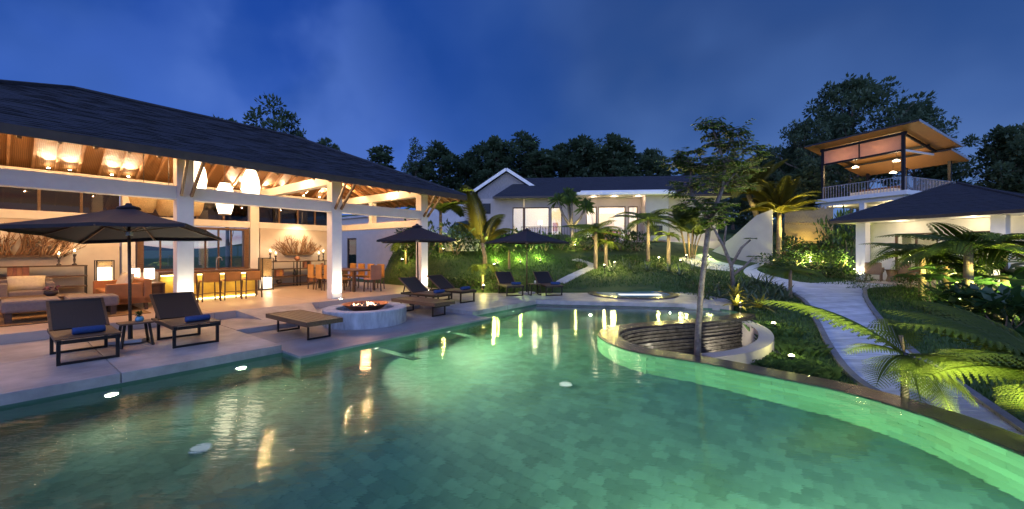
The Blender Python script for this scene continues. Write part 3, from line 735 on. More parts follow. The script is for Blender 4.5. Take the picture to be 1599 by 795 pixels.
vase([(.05, 0), (.08, .10), (.03, .2), (.025, .30)], W(1.35, 5.6, FZ + .42), 'ceramic', 'bottle', 'dark bottle on the lower shelf of the right shelf unit', 'bottle')
vase([(.06, 0), (.12, .06), (.10, .13), (.06, .16)], W(.75, 5.6, FZ + .12), 'ceramic', 'pot', 'squat dark pot at the bottom left of the right shelf unit', 'pot')
vase([(.05, 0), (.09, .07), (.06, .14), (.04, .18)], W(2.5, 5.6, FZ + .72), 'terracotta', 'pot', 'small brown pot on the upper right shelf of the right unit', 'pot')
def books(loc, ws, label, mt):
    t = thing('books', label, 'books', loc, TH); x = 0
    for k, w in enumerate(ws): q = MB(); q.box((x + w / 2, 0, .15), (w - .004, .2, .28 + .03 * (k % 2))); q.build('book', mt if k % 2 else 'terracotta', t); x += w
books(W(-6.02, 5.66, FZ + .72), (.09, .07, .1, .12), 'four brown bound books standing on the left console', 'copper')
books(W(.6, 5.6, FZ + .42), (.12, .1, .06), 'three books on the left of the right shelf unit', 'tan')
books(W(1.9, 5.6, FZ + .12), (.2, .14), 'two thick albums on the bottom shelf of the right unit', 'terracotta')
books(W(1.7, 5.6, FZ + .72), (.1, .12, .06), 'three books on the upper shelf of the right unit', 'ceramic')
# ---------------------------------------------------------------- lanterns and lamps
def lantern(loc, w, h, label, zlit):
    t = thing('floor_lantern', label, 'lantern', loc, TH); a = w / 2
    for x in (-a, a):
        for y in (-a, a): q = MB(); q.box((x, y, h / 2), (.024, .024, h)); q.build('post', 'blackm', t)
    for z in (.03, h - .012):
        q = MB(); q.box((0, 0, z), (w, w, .022)); q.build('frame', 'blackm', t)
    q = MB(); q.box((0, 0, zlit + .2), (w * .8, w * .8, .40)); q.build('shade', 'paper', t)
    q = MB(); q.box((0, 0, (zlit + .42 + h) / 2), (w * .78, w * .78, h - zlit - .5)); q.build('upper_shade', 'weave', t)
    plight((loc[0] + .25, loc[1] - .25, loc[2] + zlit + .3), 7, WARM2, .1)
lantern(W(-4.25, 5.15, FZ), .36, 1.16, 'tall square floor lantern behind the orange sofa', .55)
lantern(W(-.12, 4.6, FZ), .36, 1.18, 'tall square floor lantern between bar and right shelf unit', .06)
def table_lamp(loc, label):
    t = thing('table_lamp', label, 'lamp', loc); m = MB(); m.lathe([(.07, 0), (.07, .02), (.02, .03), (.02, .07)], 10); m.build('base', 'blackm', t)
    m = MB(); m.lathe([(.105, .07), (.11, .2), (.105, .36)], 16); m.build('shade', 'paper2', t, smooth=True)
table_lamp(W(-3.92, 3.13, FZ + .60), 'left white cylinder lamp on the console behind the sofa')
table_lamp(W(-3.68, 2.80, FZ + .60), 'right white cylinder lamp on the console behind the sofa')
t = thing('sofa_console', 'dark narrow console table behind the orange sofa', 'console table', W(-3.72, 2.75, FZ), TH)
q = MB(); q.box((0, 0, .58), (.42, 1.5, .04)); q.build('top', 'wood', t, bevel=.005)
for x in (-.18, .18):
    for y in (-.7, .7): q = MB(); q.box((x, y, .28), (.05, .05, .56)); q.build('leg', 'wood', t)
q = MB(); q.box((0, 0, .36), (.38, 1.36, .38)); q.build('cabinet', 'wood', t)
def pendant(u, v, z0, z1, r, label, mt, lit):
    t = thing('pendant_lamp', label, 'pendant lamp', W(u, v, z0)); h = z1 - z0
    m = MB(); m.lathe([(r * .62, 0), (r * .85, h * .22), (r, h * .5), (r * .86, h * .75), (r * .52, h)], 20); m.build('shade', mt, t, smooth=True)
    m = MB(); m.tube([(0, 0, h), (0, 0, roofz(u, v) - .05 - z0)], .008, 5); m.build('cord', 'blackm', t)
    if lit: m = MB(); m.lathe([(r * .66, 0), (r * .66, -.025)], 16); m.build('rim', 'wood', t)
pendant(-2.72, 2.5, 3.10, 4.15, .24, 'tall lit pendant lantern beside the left front column', 'paper2', True)
pendant(-2.04, 2.5, 2.70, 3.62, .24, 'lowest lit pendant lantern, the middle one of three', 'paper2', True)
pendant(-1.35, 2.5, 3.08, 4.12, .25, 'rightmost tall lit pendant lantern over the bar', 'paper2', True)
pendant(-3.55, 4.2, 2.74, 3.6, .33, 'woven unlit pendant above the big umbrella', 'weave', False)
pendant(-2.98, 4.2, 2.68, 3.5, .36, 'woven unlit pendant just left of the first column', 'weave', False)
pendant(-2.42, 4.2, 2.72, 3.6, .33, 'woven unlit pendant just right of the first column', 'weave', False)
# ---------------------------------------------------------------- seating group
def cushion(loc, rz, w, h, label, mt='cushion', tilt=20):
    m = MB(); n = 8; vs = []; fs = []
    for s in (1, -1):
        for j in range(n + 1):
            for i in range(n + 1):
                a, c = i / n * 2 - 1, j / n * 2 - 1; th = .075 * ((1 - a ** 4) * (1 - c ** 4)) ** .5
                vs.append((a * w / 2 * (1 - .06 * (1 - c * c)), s * th, (c + 1) * h / 2))
    k = (n + 1) ** 2
    for s in (0, 1):
        for j in range(n):
            for i in range(n): a = s * k + j * (n + 1) + i; fs.append((a, a + 1, a + n + 2, a + n + 1))
    m.add(vs, fs); o = m.build('cushion', mt, smooth=True, loc=loc); o.rotation_euler = (R(-tilt), 0, rz); return tag(o, label, 'cushion')
q = MB(); q.box((0, 0, .008), (3.0, 3.5, .016)); tag(q.build('rug', 'rug', loc=W(-5.55, 2.35, FZ + .003), rz=TH), 'brown rug under the lounge seating in the pavilion', 'rug')
def sofa(loc, rz, w, d, mt, label, arms=(1, 1), seat_h=.42, back_h=.74, name='sofa', cat='sofa'):
    """front towards -y"""
    t = thing(name, label, cat, loc, rz)
    q = MB(); q.box((0, 0, .25), (w, d, .16)); q.build('base', mt, t, bevel=.02)
    q = MB(); q.box((0, -.06, seat_h - .03), (w - .26, d - .16, .17)); q.build('seat', mt, t, bevel=.03)
    q = MB(); q.box((0, d / 2 - .08, (back_h + .17) / 2), (w, .16, back_h - .17)); q.build('backrest', mt, t, bevel=.03)
    for s, on in ((-1, arms[0]), (1, arms[1])):
        if on: q = MB(); q.box((s * (w / 2 - .065), -.082, .42), (.13, d - .164, .48)); q.build('armrest', mt, t, bevel=.025)
    for x in (-w / 2 + .09, w / 2 - .09):
        for y in (-d / 2 + .09, d / 2 - .09): q = MB(); q.box((x, y, .085), (.06, .06, .17)); q.build('leg', 'wood', t)
    return t
sofa(W(-4.28, 2.4, FZ), TH - PI / 2, 1.95, .80, 'orange', 'orange leather sofa seen from its end behind the first umbrella pole')
cushion(W(-4.33, 2.05, FZ + .48), TH - PI / 2 + .3, .46, .42, 'cream cushion leaning at the near end of the orange sofa')
cushion(W(-4.30, 2.75, FZ + .48), TH - PI / 2 - .2, .46, .42, 'cream patterned cushion at the far end of the orange sofa')
sofa(W(-5.75, 3.75, FZ), TH, .85, .8, 'grey', 'grey armchair with dark wood arms beside the coffee table', name='armchair', cat='armchair')
cushion(W(-5.75, 3.80, FZ + .48), TH, .62, .36, 'cream cushion on the grey armchair')
sofa(W(-7.25, 3.75, FZ), TH, 1.75, .85, 'grey', 'grey sofa with cream bolster at the left edge')
cushion(W(-7.0, 3.78, FZ + .48), TH, 1.0, .34, 'long cream cushion on the grey sofa at left')
def ottoman(u, v, label):
    t = thing('ottoman', label, 'ottoman', W(u, v, FZ), TH)
    q = MB(); q.box((0, 0, .33), (.78, .78, .24)); q.build('seat', 'grey', t, bevel=.05)
    for x in (-.3, .3):
        for y in (-.3, .3): q = MB(); q.box((x, y, .105), (.09, .09, .21)); q.build('leg', 'wood', t)
ottoman(-5.78, 1.28, 'grey upholstered ottoman left of the nearest lounger')
ottoman(-4.92, 1.28, 'grey upholstered ottoman behind the nearest lounger backrest')
t = thing('coffee_table', 'low dark wood coffee table between ottomans and armchair', 'coffee table', W(-5.55, 2.45, FZ), TH)
q = MB(); q.box((0, 0, .38), (1.35, .8, .05)); q.build('top', 'wood', t, bevel=.006)
for x in (-.55, .55): q = MB(); q.box((x, 0, .18), (.06, .7, .35)); q.build('leg', 'wood', t)
# flowers on the coffee table, orchid on the console
def sprig(t, n, rad, h, mt, seed, size=.05, name='flower'):
    rr = random.Random(seed); q = MB()
    for i in range(n):
        a = rr.uniform(0, 2 * PI); r_ = rad * rr.random() ** .5; z = h * rr.uniform(.6, 1.05); p = Vector((r_ * math.cos(a), r_ * math.sin(a), z))
        for k in range(4):
            d = Vector((rr.uniform(-1, 1), rr.uniform(-1, 1), rr.uniform(-.6, 1))).normalized() * size; e = d.cross(Vector((0, 0, 1)) if abs(d.z) < .9 * size else Vector((1, 0, 0))).normalized() * size * .4
            q.add([p, p + d * .5 + e, p + d, p + d * .5 - e], [(0, 1, 2, 3)])
    q.build(name, mt, t)
M['purple'] = mat('purple_bloom', (.20, .07, .12), .7, .3, 9)
t = thing('flower_bowl', 'dark red flowers in a bowl on the coffee table', 'flowers', W(-5.45, 2.3, FZ + .405))
m = MB(); m.lathe([(.06, 0), (.12, .06), (.11, .12)], 14); m.build('bowl', 'ceramic', t, smooth=True); sprig(t, 26, .13, .2, 'purple', 3)
t = thing('orchid', 'white orchid spray in a pot on the left console', 'orchid', W(-6.3, 5.66, FZ + .72))
m = MB(); m.lathe([(.05, 0), (.08, .1)], 12); m.build('pot', 'ceramic', t); m = MB(); m.tube([(0, 0, .08), (-.03, 0, .2), (-.12, 0, .27), (-.24, 0, .25)], .006, 5); m.build('stem', 'leaf', t); 
q = MB()
for k in range(7):
    p = Vector((-.02 - .035 * k, -.02, .22 + .05 * math.sin(k * .5))); 
    for a in range(5): d = Vector((math.cos(a * 1.257), -.2, math.sin(a * 1.257))) * .05; e = Vector((-d.z, 0, d.x)) * .4; q.add([p, p + d * .5 + e, p + d, p + d * .5 - e], [(0, 1, 2, 3)])
q.build('blossom', 'white', t)

# ---------------------------------------------------------------- bar, stools
t = thing('bar_counter', 'long bar with dark top and glowing yellow front', 'bar', W(-2.24, 3.18, FZ), TH)
q = MB(); q.box((0, 0, .80), (2.5, .74, .09)); q.build('countertop', 'wood', t, bevel=.006)
M['barfront'] = mat('yellow_stone_front', (.50, .34, .06), .5, .2, 3, .05, 20)
q = MB(); q.box((0, .05, .376), (2.36, .5, .75)); q.build('front_panel', 'barfront', t)
q = MB(); q.box((0, -.222, .735), (2.34, .02, .03)); q.build('glow_strip', 'strip', t)
q = MB(); q.box((0, -.235, .022), (2.34, .03, .03)); q.build('glow_strip', 'strip', t)
for s in (-1, 1): q = MB(); q.box((s * 1.21, .05, .376), (.05, .6, .748)); q.build('end_panel', 'wood', t)
for k in range(5): plight(W(-3.2 + .48 * k, 2.78, FZ + .62), 2.6, (1, .78, .3), .03)
t = thing('tap', 'tall curved chrome tap on the bar counter', 'tap', W(-2.02, 3.3, FZ + .846), TH)
q = MB(); q.tube([(0, 0, 0), (0, 0, .28), (.02, 0, .36), (.08, 0, .40), (.14, 0, .36), (.15, 0, .28)], .014, 8); q.build('spout', 'steel', t, smooth=True); q = MB(); q.lathe([(.03, 0), (.03, .03)], 10); q.build('base', 'steel', t)
def bar_stool(loc, label):
    t = thing('bar_stool', label, 'bar stool', loc, TH + PI, 'bar stools along the glowing bar')
    q = MB(); q.box((0, .01, .57), (.40, .38, .06)); q.build('seat', 'tan', t, bevel=.015)
    M4 = Matrix.Translation((0, -.0, 0))
    q = MB(); q.box((0, .20, .70), (.40, .035, .24)); q.build('backrest', 'tan', t, bevel=.012)
    for x in (-1, 1):
        q = MB(); q.bar((x * .18, -.15, .54), (x * .21, -.2, 0), .028); q.build('leg', 'wood', t)
        q = MB(); q.bar((x * .19, .2, .80), (x * .215, .24, 0), .028); q.build('leg', 'wood', t)
        q = MB(); q.bar((x * .195, -.18, .2), (x * .205, .225, .2), .02); q.build('stretcher', 'wood', t)
    q = MB(); q.bar((-.2, .225, .24), (.2, .225, .24), .02); q.build('stretcher', 'wood', t)
    return t
bs = bar_stool(W(-3.02, 2.3, FZ), 'bar stool partly hidden behind the left front column')
for u, l in ((-2.49, 'bar stool nearest the left front column, fully in view'), (-1.96, 'middle one of the three bar stools in full view'), (-1.42, 'bar stool at the right end of the bar')): dup(bs, W(u, 2.3, FZ), TH + PI, l)
# indoor tree
# ---------------------------------------------------------------- dining set
t = thing('dining_table', 'long brown wooden dining table by the second column', 'dining table', W(1.85, 2.55, FZ), TH)
q = MB(); q.box((0, 0, .73), (.95, 2.6, .05)); q.build('top', 'teak', t, bevel=.006)
for x in (-.4, .4):
    for y in (-1.2, 1.2): q = MB(); q.box((x, y, .35), (.08, .08, .70)); q.build('leg', 'teak', t)
def dchair(loc, rz, label, mt='tan'):
    t = thing('dining_chair', label, 'dining chair', loc, rz, 'chairs round the dining table')
    q = MB(); q.box((0, 0, .45), (.44, .44, .06)); q.build('seat', mt, t, bevel=.015)
    q = MB(); q.box((0, .21, .70), (.43, .04, .46)); q.build('backrest', mt, t, bevel=.012)
    for x in (-.19, .19):
        for y in (-.19, .19): q = MB(); q.bar((x, y, .42), (x * 1.08, y * 1.12, 0), .035); q.build('leg', 'wood', t)
    return t
dc = dchair(W(1.2, 1.7, FZ), TH + PI / 2, 'yellow brown dining chair showing just right of the middle column')
for v, l in ((2.3, 'yellow brown dining chair just left of the middle column'), (2.9, 'yellow brown dining chair second left of the middle column'), (3.5, 'yellow brown dining chair in front of the right shelf unit')): dup(dc, W(1.2, v, FZ), TH + PI / 2, l)
for v, l in ((1.6, 'dining chair on the garden side of the table, nearest the pool'), (2.25, 'dining chair second from the pool on the garden side'), (2.9, 'dining chair third from the pool on the garden side'), (3.5, 'dining chair farthest from the pool on the garden side')): dup(dc, W(2.5, v, FZ), TH - PI / 2, l)
dchair(W(1.92, .95, FZ), TH + PI, 'dining chair with rose coloured back at the pool end of the table', 'pinkback')
t = thing('sideboard', 'small dark sideboard behind the dining table', 'sideboard', W(3.0, 5.2, FZ), TH); q = MB(); q.box((0, 0, .31), (.7, .4, .62)); q.build('body', 'wood', t, bevel=.006); q = MB(); q.box((0, 0, .635), (.76, .44, .025)); q.build('top', 'wood', t)
candlestick(W(2.95, 5.15, FZ + .65), 'lit candlestick on the small sideboard beyond the dining table', .12)

# ---------------------------------------------------------------- loungers, benches, umbrellas, tables
def lounger(loc, rz, label):
    """foot at the origin, head towards +y"""
    t = thing('sun_lounger', label, 'sun lounger', loc, rz, 'sun loungers round the pool')
    w = .64
    for x in (-w / 2 + .025, w / 2 - .025): q = MB(); q.b2((x - .025, 0, .30), (x + .025, 1.52, .355)); q.build('side_rail', 'metal', t, bevel=.004)
    for y in (.012, 1.508): q = MB(); q.b2((-w / 2 + .052, y - .012, .302), (w / 2 - .052, y + .022, .352)); q.build('cross_rail', 'metal', t)
    for y in (.09, 1.10):
        q = MB(); q.b2((-w / 2 + .004, y - .02, 0), (-w / 2 + .044, y + .02, .30)); q.b2((w / 2 - .044, y - .02, 0), (w / 2 - .004, y + .02, .30)); q.b2((-w / 2 + .044, y - .019, .002), (w / 2 - .044, y + .019, .035)); q.build('leg_frame', 'metal', t)
    n = 9
    for i in range(n):
        y0 = .03 + i * .104; q = MB(); q.b2((-w / 2 - .012, y0, .357), (w / 2 + .012, y0 + .094, .377)); q.build('seat_slat', 'teak', t)
    a = R(33); L = .74; p0 = Vector((0, .99, .375)); d = Vector((0, math.cos(a), math.sin(a))); nn = Vector((0, -math.sin(a), math.cos(a)))
    def at(x, s, h): return p0 + Vector((x, 0, 0)) + d * s + nn * h
    q = MB()
    for x in (-w / 2 + .01, w / 2 - .01): q.bar(at(x, 0, 0), at(x, L, 0), .035, .03)
    q.bar(at(-w / 2, L, 0), at(w / 2, L, 0), .035, .03); q.build('back_frame', 'teak', t)
    q = MB(); q.add([at(-w / 2 + .02, .01, .012), at(w / 2 - .02, .01, .012), at(w / 2 - .02, L - .01, .012), at(-w / 2 + .02, L - .01, .012), at(-w / 2 + .02, .01, .002), at(w / 2 - .02, .01, .002), at(w / 2 - .02, L - .01, .002), at(-w / 2 + .02, L - .01, .002)], [(0, 1, 2, 3), (7, 6, 5, 4), (0, 4, 5, 1), (1, 5, 6, 2), (2, 6, 7, 3), (3, 7, 4, 0)]); q.build('backrest', 'sling', t)
    q = MB()
    for x in (-w / 2 + .06, w / 2 - .06): q.bar(at(x, .45, -.02), (x, 1.46, .36), .025)
    q.bar((-w / 2 + .06, 1.455, .345), (w / 2 - .06, 1.455, .345), .02); q.build('back_strut', 'metal', t)
    return t
L0 = W(-5.42, -3.24)
lg = lounger(L0, TH, 'dark sun lounger at left, nearest the camera, with rolled blue towel')
LSPOTS = [(W(-4.16, -3.24), TH, 'dark sun lounger right of the small side table with blue towel'),
          (W(1.52, -3.12), TH, 'dark sun lounger behind the fire pit bench, by the right column'),
          (W(2.72, -3.0), TH, 'dark sun lounger just right of the right front column'),
          ((.13, 14.1, 0), R(18), 'left one of the two dark loungers under the far umbrella'),
          ((1.52, 14.15, 0), R(14), 'right one of the two dark loungers under the far umbrella')]
for p, r_, l in LSPOTS: dup(lg, p, r_, l)
def towel(o_, rz, dx, dy, label):
    m = MB(); n = 12; 
    for k in range(2):
        m2 = []; 
    prof = [(math.cos(2 * PI * i / n) * .075, math.sin(2 * PI * i / n) * .052) for i in range(n)]
    vs = []; xs_ = [-.17, -.165, -.1, 0, .1, .165, .17]; sc_ = [.8, .96, 1, 1.02, 1, .96, .8]
    for x, s in zip(xs_, sc_): vs += [(x, p[0] * s, .052 + p[1] * s) for p in prof]
    fs = [(a * n + j, a * n + (j + 1) % n, (a + 1) * n + (j + 1) % n, (a + 1) * n + j) for a in range(len(xs_) - 1) for j in range(n)] + [tuple(range(n))[::-1], tuple(range((len(xs_) - 1) * n, len(xs_) * n))]
    m.add(vs, fs); c, s = math.cos(rz), math.sin(rz)
    o = m.build('towel', 'towel', smooth=True, loc=(o_[0] + c * dx - s * dy, o_[1] + s * dx + c * dy, o_[2] + .378), rz=rz); tag(o, label, 'towel', 'rolled blue towels on the loungers')
towel(L0, TH, .02, .30, 'rolled blue towel on the nearest lounger at left')
for (p, r_, l), dx, tl_ in zip(LSPOTS, (.06, .08, .08, .1, .12), ('rolled blue towel on the lounger right of the small side table', 'rolled blue towel on the lounger behind the fire pit', 'rolled blue towel on the lounger by the right front column', 'rolled blue towel on the left lounger under the far umbrella', 'rolled blue towel on the right lounger under the far umbrella')): towel(p, r_, dx, .26, tl_)

def bench(loc, rz, label):
    t = thing('slatted_bench', label, 'bench', loc, rz, 'low teak benches beside the fire pit')
    l, w, h = 1.78, .66, .38
    for i in range(7):
        y = -w / 2 + (i + .5) * w / 7; q = MB(); q.box((0, y, h - .018), (l - .09, w / 7 - .008, .026)); q.build('slat', 'teak', t, bevel=.003)
    for y in (-w / 2 - .012, w / 2 + .012): q = MB(); q.box((0, y, h - .045), (l, .03, .09)); q.build('apron', 'wood', t, bevel=.004)
    for x in (-l / 2 + .02, l / 2 - .02): q = MB(); q.box((x, 0, h - .045), (.035, w - .008, .09)); q.build('apron', 'wood', t, bevel=.004)
    for x in (-l / 2 + .24, l / 2 - .24):
        q = MB()
        for y in (-w / 2 + .12, w / 2 - .12): q.box((x, y, (h - .09) / 2), (.03, .03, h - .09))
        q.box((x, 0, .016), (.028, w - .27, .03)); q.build('leg_frame', 'blackm', t)
    return t
bn = bench(W(-2.42, -3.22, -.094), TH - PI / 2, 'low teak bench left of the fire pit')
dup(bn, W(.82, -3.05, -.094), TH - PI / 2, 'low teak bench right of the fire pit, in front of the loungers')

def umbrella(loc, rz, lean, label):
    t = thing('parasol', label, 'umbrella', loc, rz, 'dark parasols over the loungers'); t.rotation_euler = (lean[0], lean[1], rz)
    H, Z, S = 2.40, 1.96, 1.12
    m = MB(); m.tube([(0, 0, .05), (0, 0, H + .01)], .024, 10); m.build('pole', 'wood', t, smooth=True)
    m = MB(); m.box((0, 0, .03), (.46, .46, .06)); m.build('base', 'concrete', t, bevel=.01); m = MB(); m.tube([(0, 0, .06), (0, 0, .32)], .034, 10); m.build('socket', 'blackm', t)
    m = MB(); apex = (0, 0, H); n = 5; ringp = []
    ang = [PI / 4 * k for k in range(8)]
    def rim(k): a = PI / 4 * (k % 8); r_ = S * math.sqrt(2) if k % 2 else S; return Vector((r_ * math.cos(a), r_ * math.sin(a), Z + (-.03 if k % 2 else 0)))
    top = Vector(apex); rows = 7; sub = 4; K = 8 * sub
    vs = []; fs = []
    for i in range(rows + 1):
        f = i / rows
        for k in range(K):
            a, b_ = rim(k // sub), rim(k // sub + 1); g = (k % sub) / sub; p = a.lerp(b_, g); p.z -= 0; q = top.lerp(p, f); q.z -= .025 * math.sin(PI * f) + .010 * f * math.sin(PI * g); vs.append(q)
    for i in range(rows):
        for k in range(K): a, b_ = i * K + k, i * K + (k + 1) % K; fs.append((a, b_, b_ + K, a + K))
    o = len(vs)
    for k in range(K): p = vs[rows * K + k]; vs.append(Vector((p.x * .995, p.y * .995, p.z - .055)))
    for k in range(K): a, b_ = rows * K + k, rows * K + (k + 1) % K; fs.append((a, b_, o + (k + 1) % K, o + k))
    m.add(vs, fs); m.build('canopy', 'canopy', t)
    for k in range(8):
        p = rim(k); q = MB(); q.bar(top + Vector((0, 0, -.06)), p + Vector((0, 0, -.045)), .02, .028); e = top.lerp(p, .48) + Vector((0, 0, -.06)); q.bar((0, 0, Z - .02), e, .016); q.build('rib', 'teak', t)
    m = MB(); m.lathe([(.05, Z - .08), (.055, Z - .02), (.03, Z + .01)], 10); m.build('hub', 'steel', t)
    m = MB(); m.lathe([(.17, H - .045), (.15, H - .01), (.05, H + .025), (.04, H + .06), (.001, H + .065)], 12); m.build('cap', 'canopy', t, smooth=True)
    return t
umbrella(W(-4.80, -1.98, 0), R(24), (R(-4.6), R(-2.2)), 'big dark parasol at left over the pair of near loungers')
umbrella(W(1.95, -1.5, 0), R(13), (0, R(-.8)), 'dark parasol in front of the right front column')
umbrella((.56, 15.0, 0), R(43), (0, 0), 'dark parasol over the far loungers before the lawn')
def side_table(loc, rz, label, s=.42, h=.40, mt='metal'):
    t = thing('side_table', label, 'side table', loc, rz)
    q = MB(); q.box((0, 0, h - .012), (s, s * .86, .024)); q.build('top', 'teak' if mt == 'metal' else 'white', t, bevel=.004)
    for x in (-1, 1):
        q = MB()
        for y in (-1, 1): q.bar((x * s * .36, y * s * .34, h - .025), (x * s * .47, y * s * .43, 0), .028)
        q.bar((x * s * .465, -s * .40, .014), (x * s * .465, s * .40, .014), .026); q.build('leg_frame', mt, t)
    return t
side_table(W(-4.80, -2.36, 0), TH, 'small dark side table between the two near loungers')
side_table((.82, 14.5, 0), R(16), 'small side table between the far loungers', .40, .42)
t = thing('glass_vase', 'small blue glass jar with a sprig on the side table', 'vase', W(-4.74, -2.33, .40)); m = MB(); m.lathe([(.05, 0), (.06, .03), (.05, .07), (.035, .085)], 14); m.build('jar', 'blueg', t, smooth=True); sprig(t, 8, .03, .13, 'leaf', 7, .06, 'sprig')
vase([(.035, 0), (.04, .05), (.03, .1)], (.84, 14.5, .42), 'cushion', 'cup', 'pale cup on the side table between the far loungers', 'cup')

# ---------------------------------------------------------------- fire pit
FC = W(-.86, -3.0, -.094)
t = thing('fire_pit', 'round grey concrete fire pit ring on the sunken deck', 'fire pit', FC)
M['fireconc'] = mat('fire_pit_concrete', (.36, .38, .40), .8, .35, 4, .3, 30, stretch=(2, 2, .5))
m = MB(); m.lathe([(.94, 0), (.94, .345), (.925, .36), (.66, .36), (.645, .345), (.63, .20), (.001, .19)], 56, cap=False); m.build('ring', 'fireconc', t)
M['gravel'] = mat('black_gravel', (.03, .03, .035), .8, .5, 30, .8, 60)
m = MB(); rr = random.Random(8)
for k in range(420):
    a = rr.uniform(0, 2 * PI); r_ = .61 * math.sqrt(rr.random()); s = rr.uniform(.015, .03); m.box((r_ * math.cos(a), r_ * math.sin(a), .20 + s * .4), (s * 2, s * 1.5, s), rz=a)
o = m.build('gravel', 'gravel', t); o['kind'] = 'stuff'
t = thing('fire_bowl', 'wide shallow copper bowl with burning flames on the fire pit', 'fire bowl', (FC[0], FC[1], FC[2] + .20)); t.scale = (.92, .92, 1)
m = MB(); m.lathe([(.20, .0), (.24, .05), (.42, .14), (.56, .245), (.575, .25), (.56, .235), (.40, .16), (.001, .15)], 40, cap=False); m.build('bowl', 'copper', t, smooth=True)
m = MB(); m.lathe([(.20, .14), (.37, .165), (.001, .19)], 20, cap=False)
m = MB(); rr = random.Random(2)
for k in range(46):
    a = rr.uniform(0, 2 * PI); r_ = .36 * math.sqrt(rr.random()); s = rr.uniform(.03, .055); m.lathe([(.001, -s), (s * .8, -s * .4), (s, .1 * s), (s * .6, s * .7), (.001, s)], 6, c=(r_ * math.cos(a), r_ * math.sin(a), .185), cap=False)
m.build('coals', 'gravel', t)
for k in range(15):
    a = rr.uniform(0, 2 * PI); r_ = .30 * math.sqrt(rr.random()); h = rr.uniform(.05, .20) * (1.25 - r_ / .36); w = rr.uniform(.018, .035); m = MB()
    m.tube([(r_ * math.cos(a), r_ * math.sin(a), .18), (r_ * math.cos(a) + rr.uniform(-.02, .02), r_ * math.sin(a), .18 + h * .45), (r_ * math.cos(a) + rr.uniform(-.04, .04), r_ * math.sin(a), .18 + h)], [w, w * .75, .003], 6); m.build('flame', 'flame', t, smooth=True)
plight((FC[0], FC[1], FC[2] + .75), 12, (1, .5, .22), .12)
# underwater lights in the wall below the decks
pl = [(-5.35, -4.3), (-3.9, -4.3), (-1.9, -4.95), (-.05, -4.95), (1.9, -4.3), (3.2, -4.3)]
pn = ['pool light under the lounger deck, leftmost', 'pool light under the lounger deck, nearer the sunken deck', 'pool light under the sunken deck, left of the pit', 'pool light under the sunken deck, right of the pit', 'pool light under the far deck, first past the step', 'pool light under the far deck, nearest the far corner']
for i, (u, v) in enumerate(pl):
    t = thing('pool_light', pn[i], 'pool light', W(u, v - .012, -.42), TH, 'round lamps in the pool wall')
    m = MB(); m.lathe([(.075, 0), (.075, .02), (.056, .024)], 16); o = m.build('bezel', 'steel', t); o.rotation_euler = (R(90), 0, 0)
    m = MB(); m.lathe([(.055, .022), (.001, .03)], 16, cap=False); o = m.build('lens', 'poollens', t); o.rotation_euler = (R(90), 0, 0)
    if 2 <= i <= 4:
        m = MB(); m.box((0, -.62, -.02), (.16, 1.15, .04)); m.build('beam_streak', 'wtile', t, bevel=.012); slight(W(u, v - .05, -.34), W(u, v - 1.2, -.47), 110, 36, (1, .96, .72), .03, .9)  # added fin shaped like the lamp's beam, lit by its own narrow spot
    slight(W(u, v - .06, -.46), W(u + (0, 0, 1.1, .6, 0, 0)[i], v - 2.2, -1.0), (16, 60, 1550, 850, 320, 240)[i], (140, 140, 115, 125, 140, 140)[i], (.92, 1, .66), .06, .8)
for (x, e) in ((1.2, 160), (2.4, 155), (3.5, 110)):  # added lamps below the frame; unseen, they brighten the pool floor
    slight((x, 1.95, -.50), (x + .3, 6.0, -1.3), e, 165, (.80, 1, .78), .03, .8, name='near_wall_fill_light')
    m = MB(); m.lathe([(.075, 0), (.075, .02), (.055, .024)], 14); o = m.build('fill_lamp_ring', 'steel', basin, loc=(x, 1.855, -.50)); o.rotation_euler = (R(-90), 0, 0)
for p in ((2.2, 11.2, -.40), (4.6, 11.6, -.40)): slight(p, (p[0] + .1, p[1] - 1.5, -.7), 22, 165, (.9, 1, .7), .02, .8, name='shelf_fill_light')  # added lamps without fittings, hanging in the water to brighten the shelf

# ---------------------------------------------------------------- annex block behind the pavilion end
def annex():
    t = thing('annex_building', 'plain pale annex wall with a narrow dark door beyond the dining table', 'building', W(6.5, 4.6, 0), TH)
    q = MB(); q.b2((0, 0, -.3), (.25, 4.9, 3.5)); q.build('wall', 'plaster', t); q = MB(); q.b2((0, 5.9, -.3), (.25, 11, 3.5)); q.build('wall', 'plaster', t)
    q = MB(); q.b2((0, 4.9, -.3), (.25, 5.9, .42)); q.b2((0, 4.9, 2.35), (.25, 5.9, 3.5)); q.build('wall', 'plaster', t)
    w = MB(); 
    for a, c in (((.03, 4.9, .42), (.12, 4.98, 2.35)), ((.03, 5.82, .42), (.12, 5.9, 2.35)), ((.03, 4.98, 2.27), (.12, 5.82, 2.35))): w.b2(a, c)
    d = w.build('door', 'wood', t); q = MB(); q.b2((.07, 4.98, .42), (.085, 5.82, 2.27)); q.build('pane', 'dglass', d)
    q = MB(); q.b2((-.1, -.1, 3.502), (.4, 11.1, 3.62)); q.build('roof', 'concrete', t)
annex()
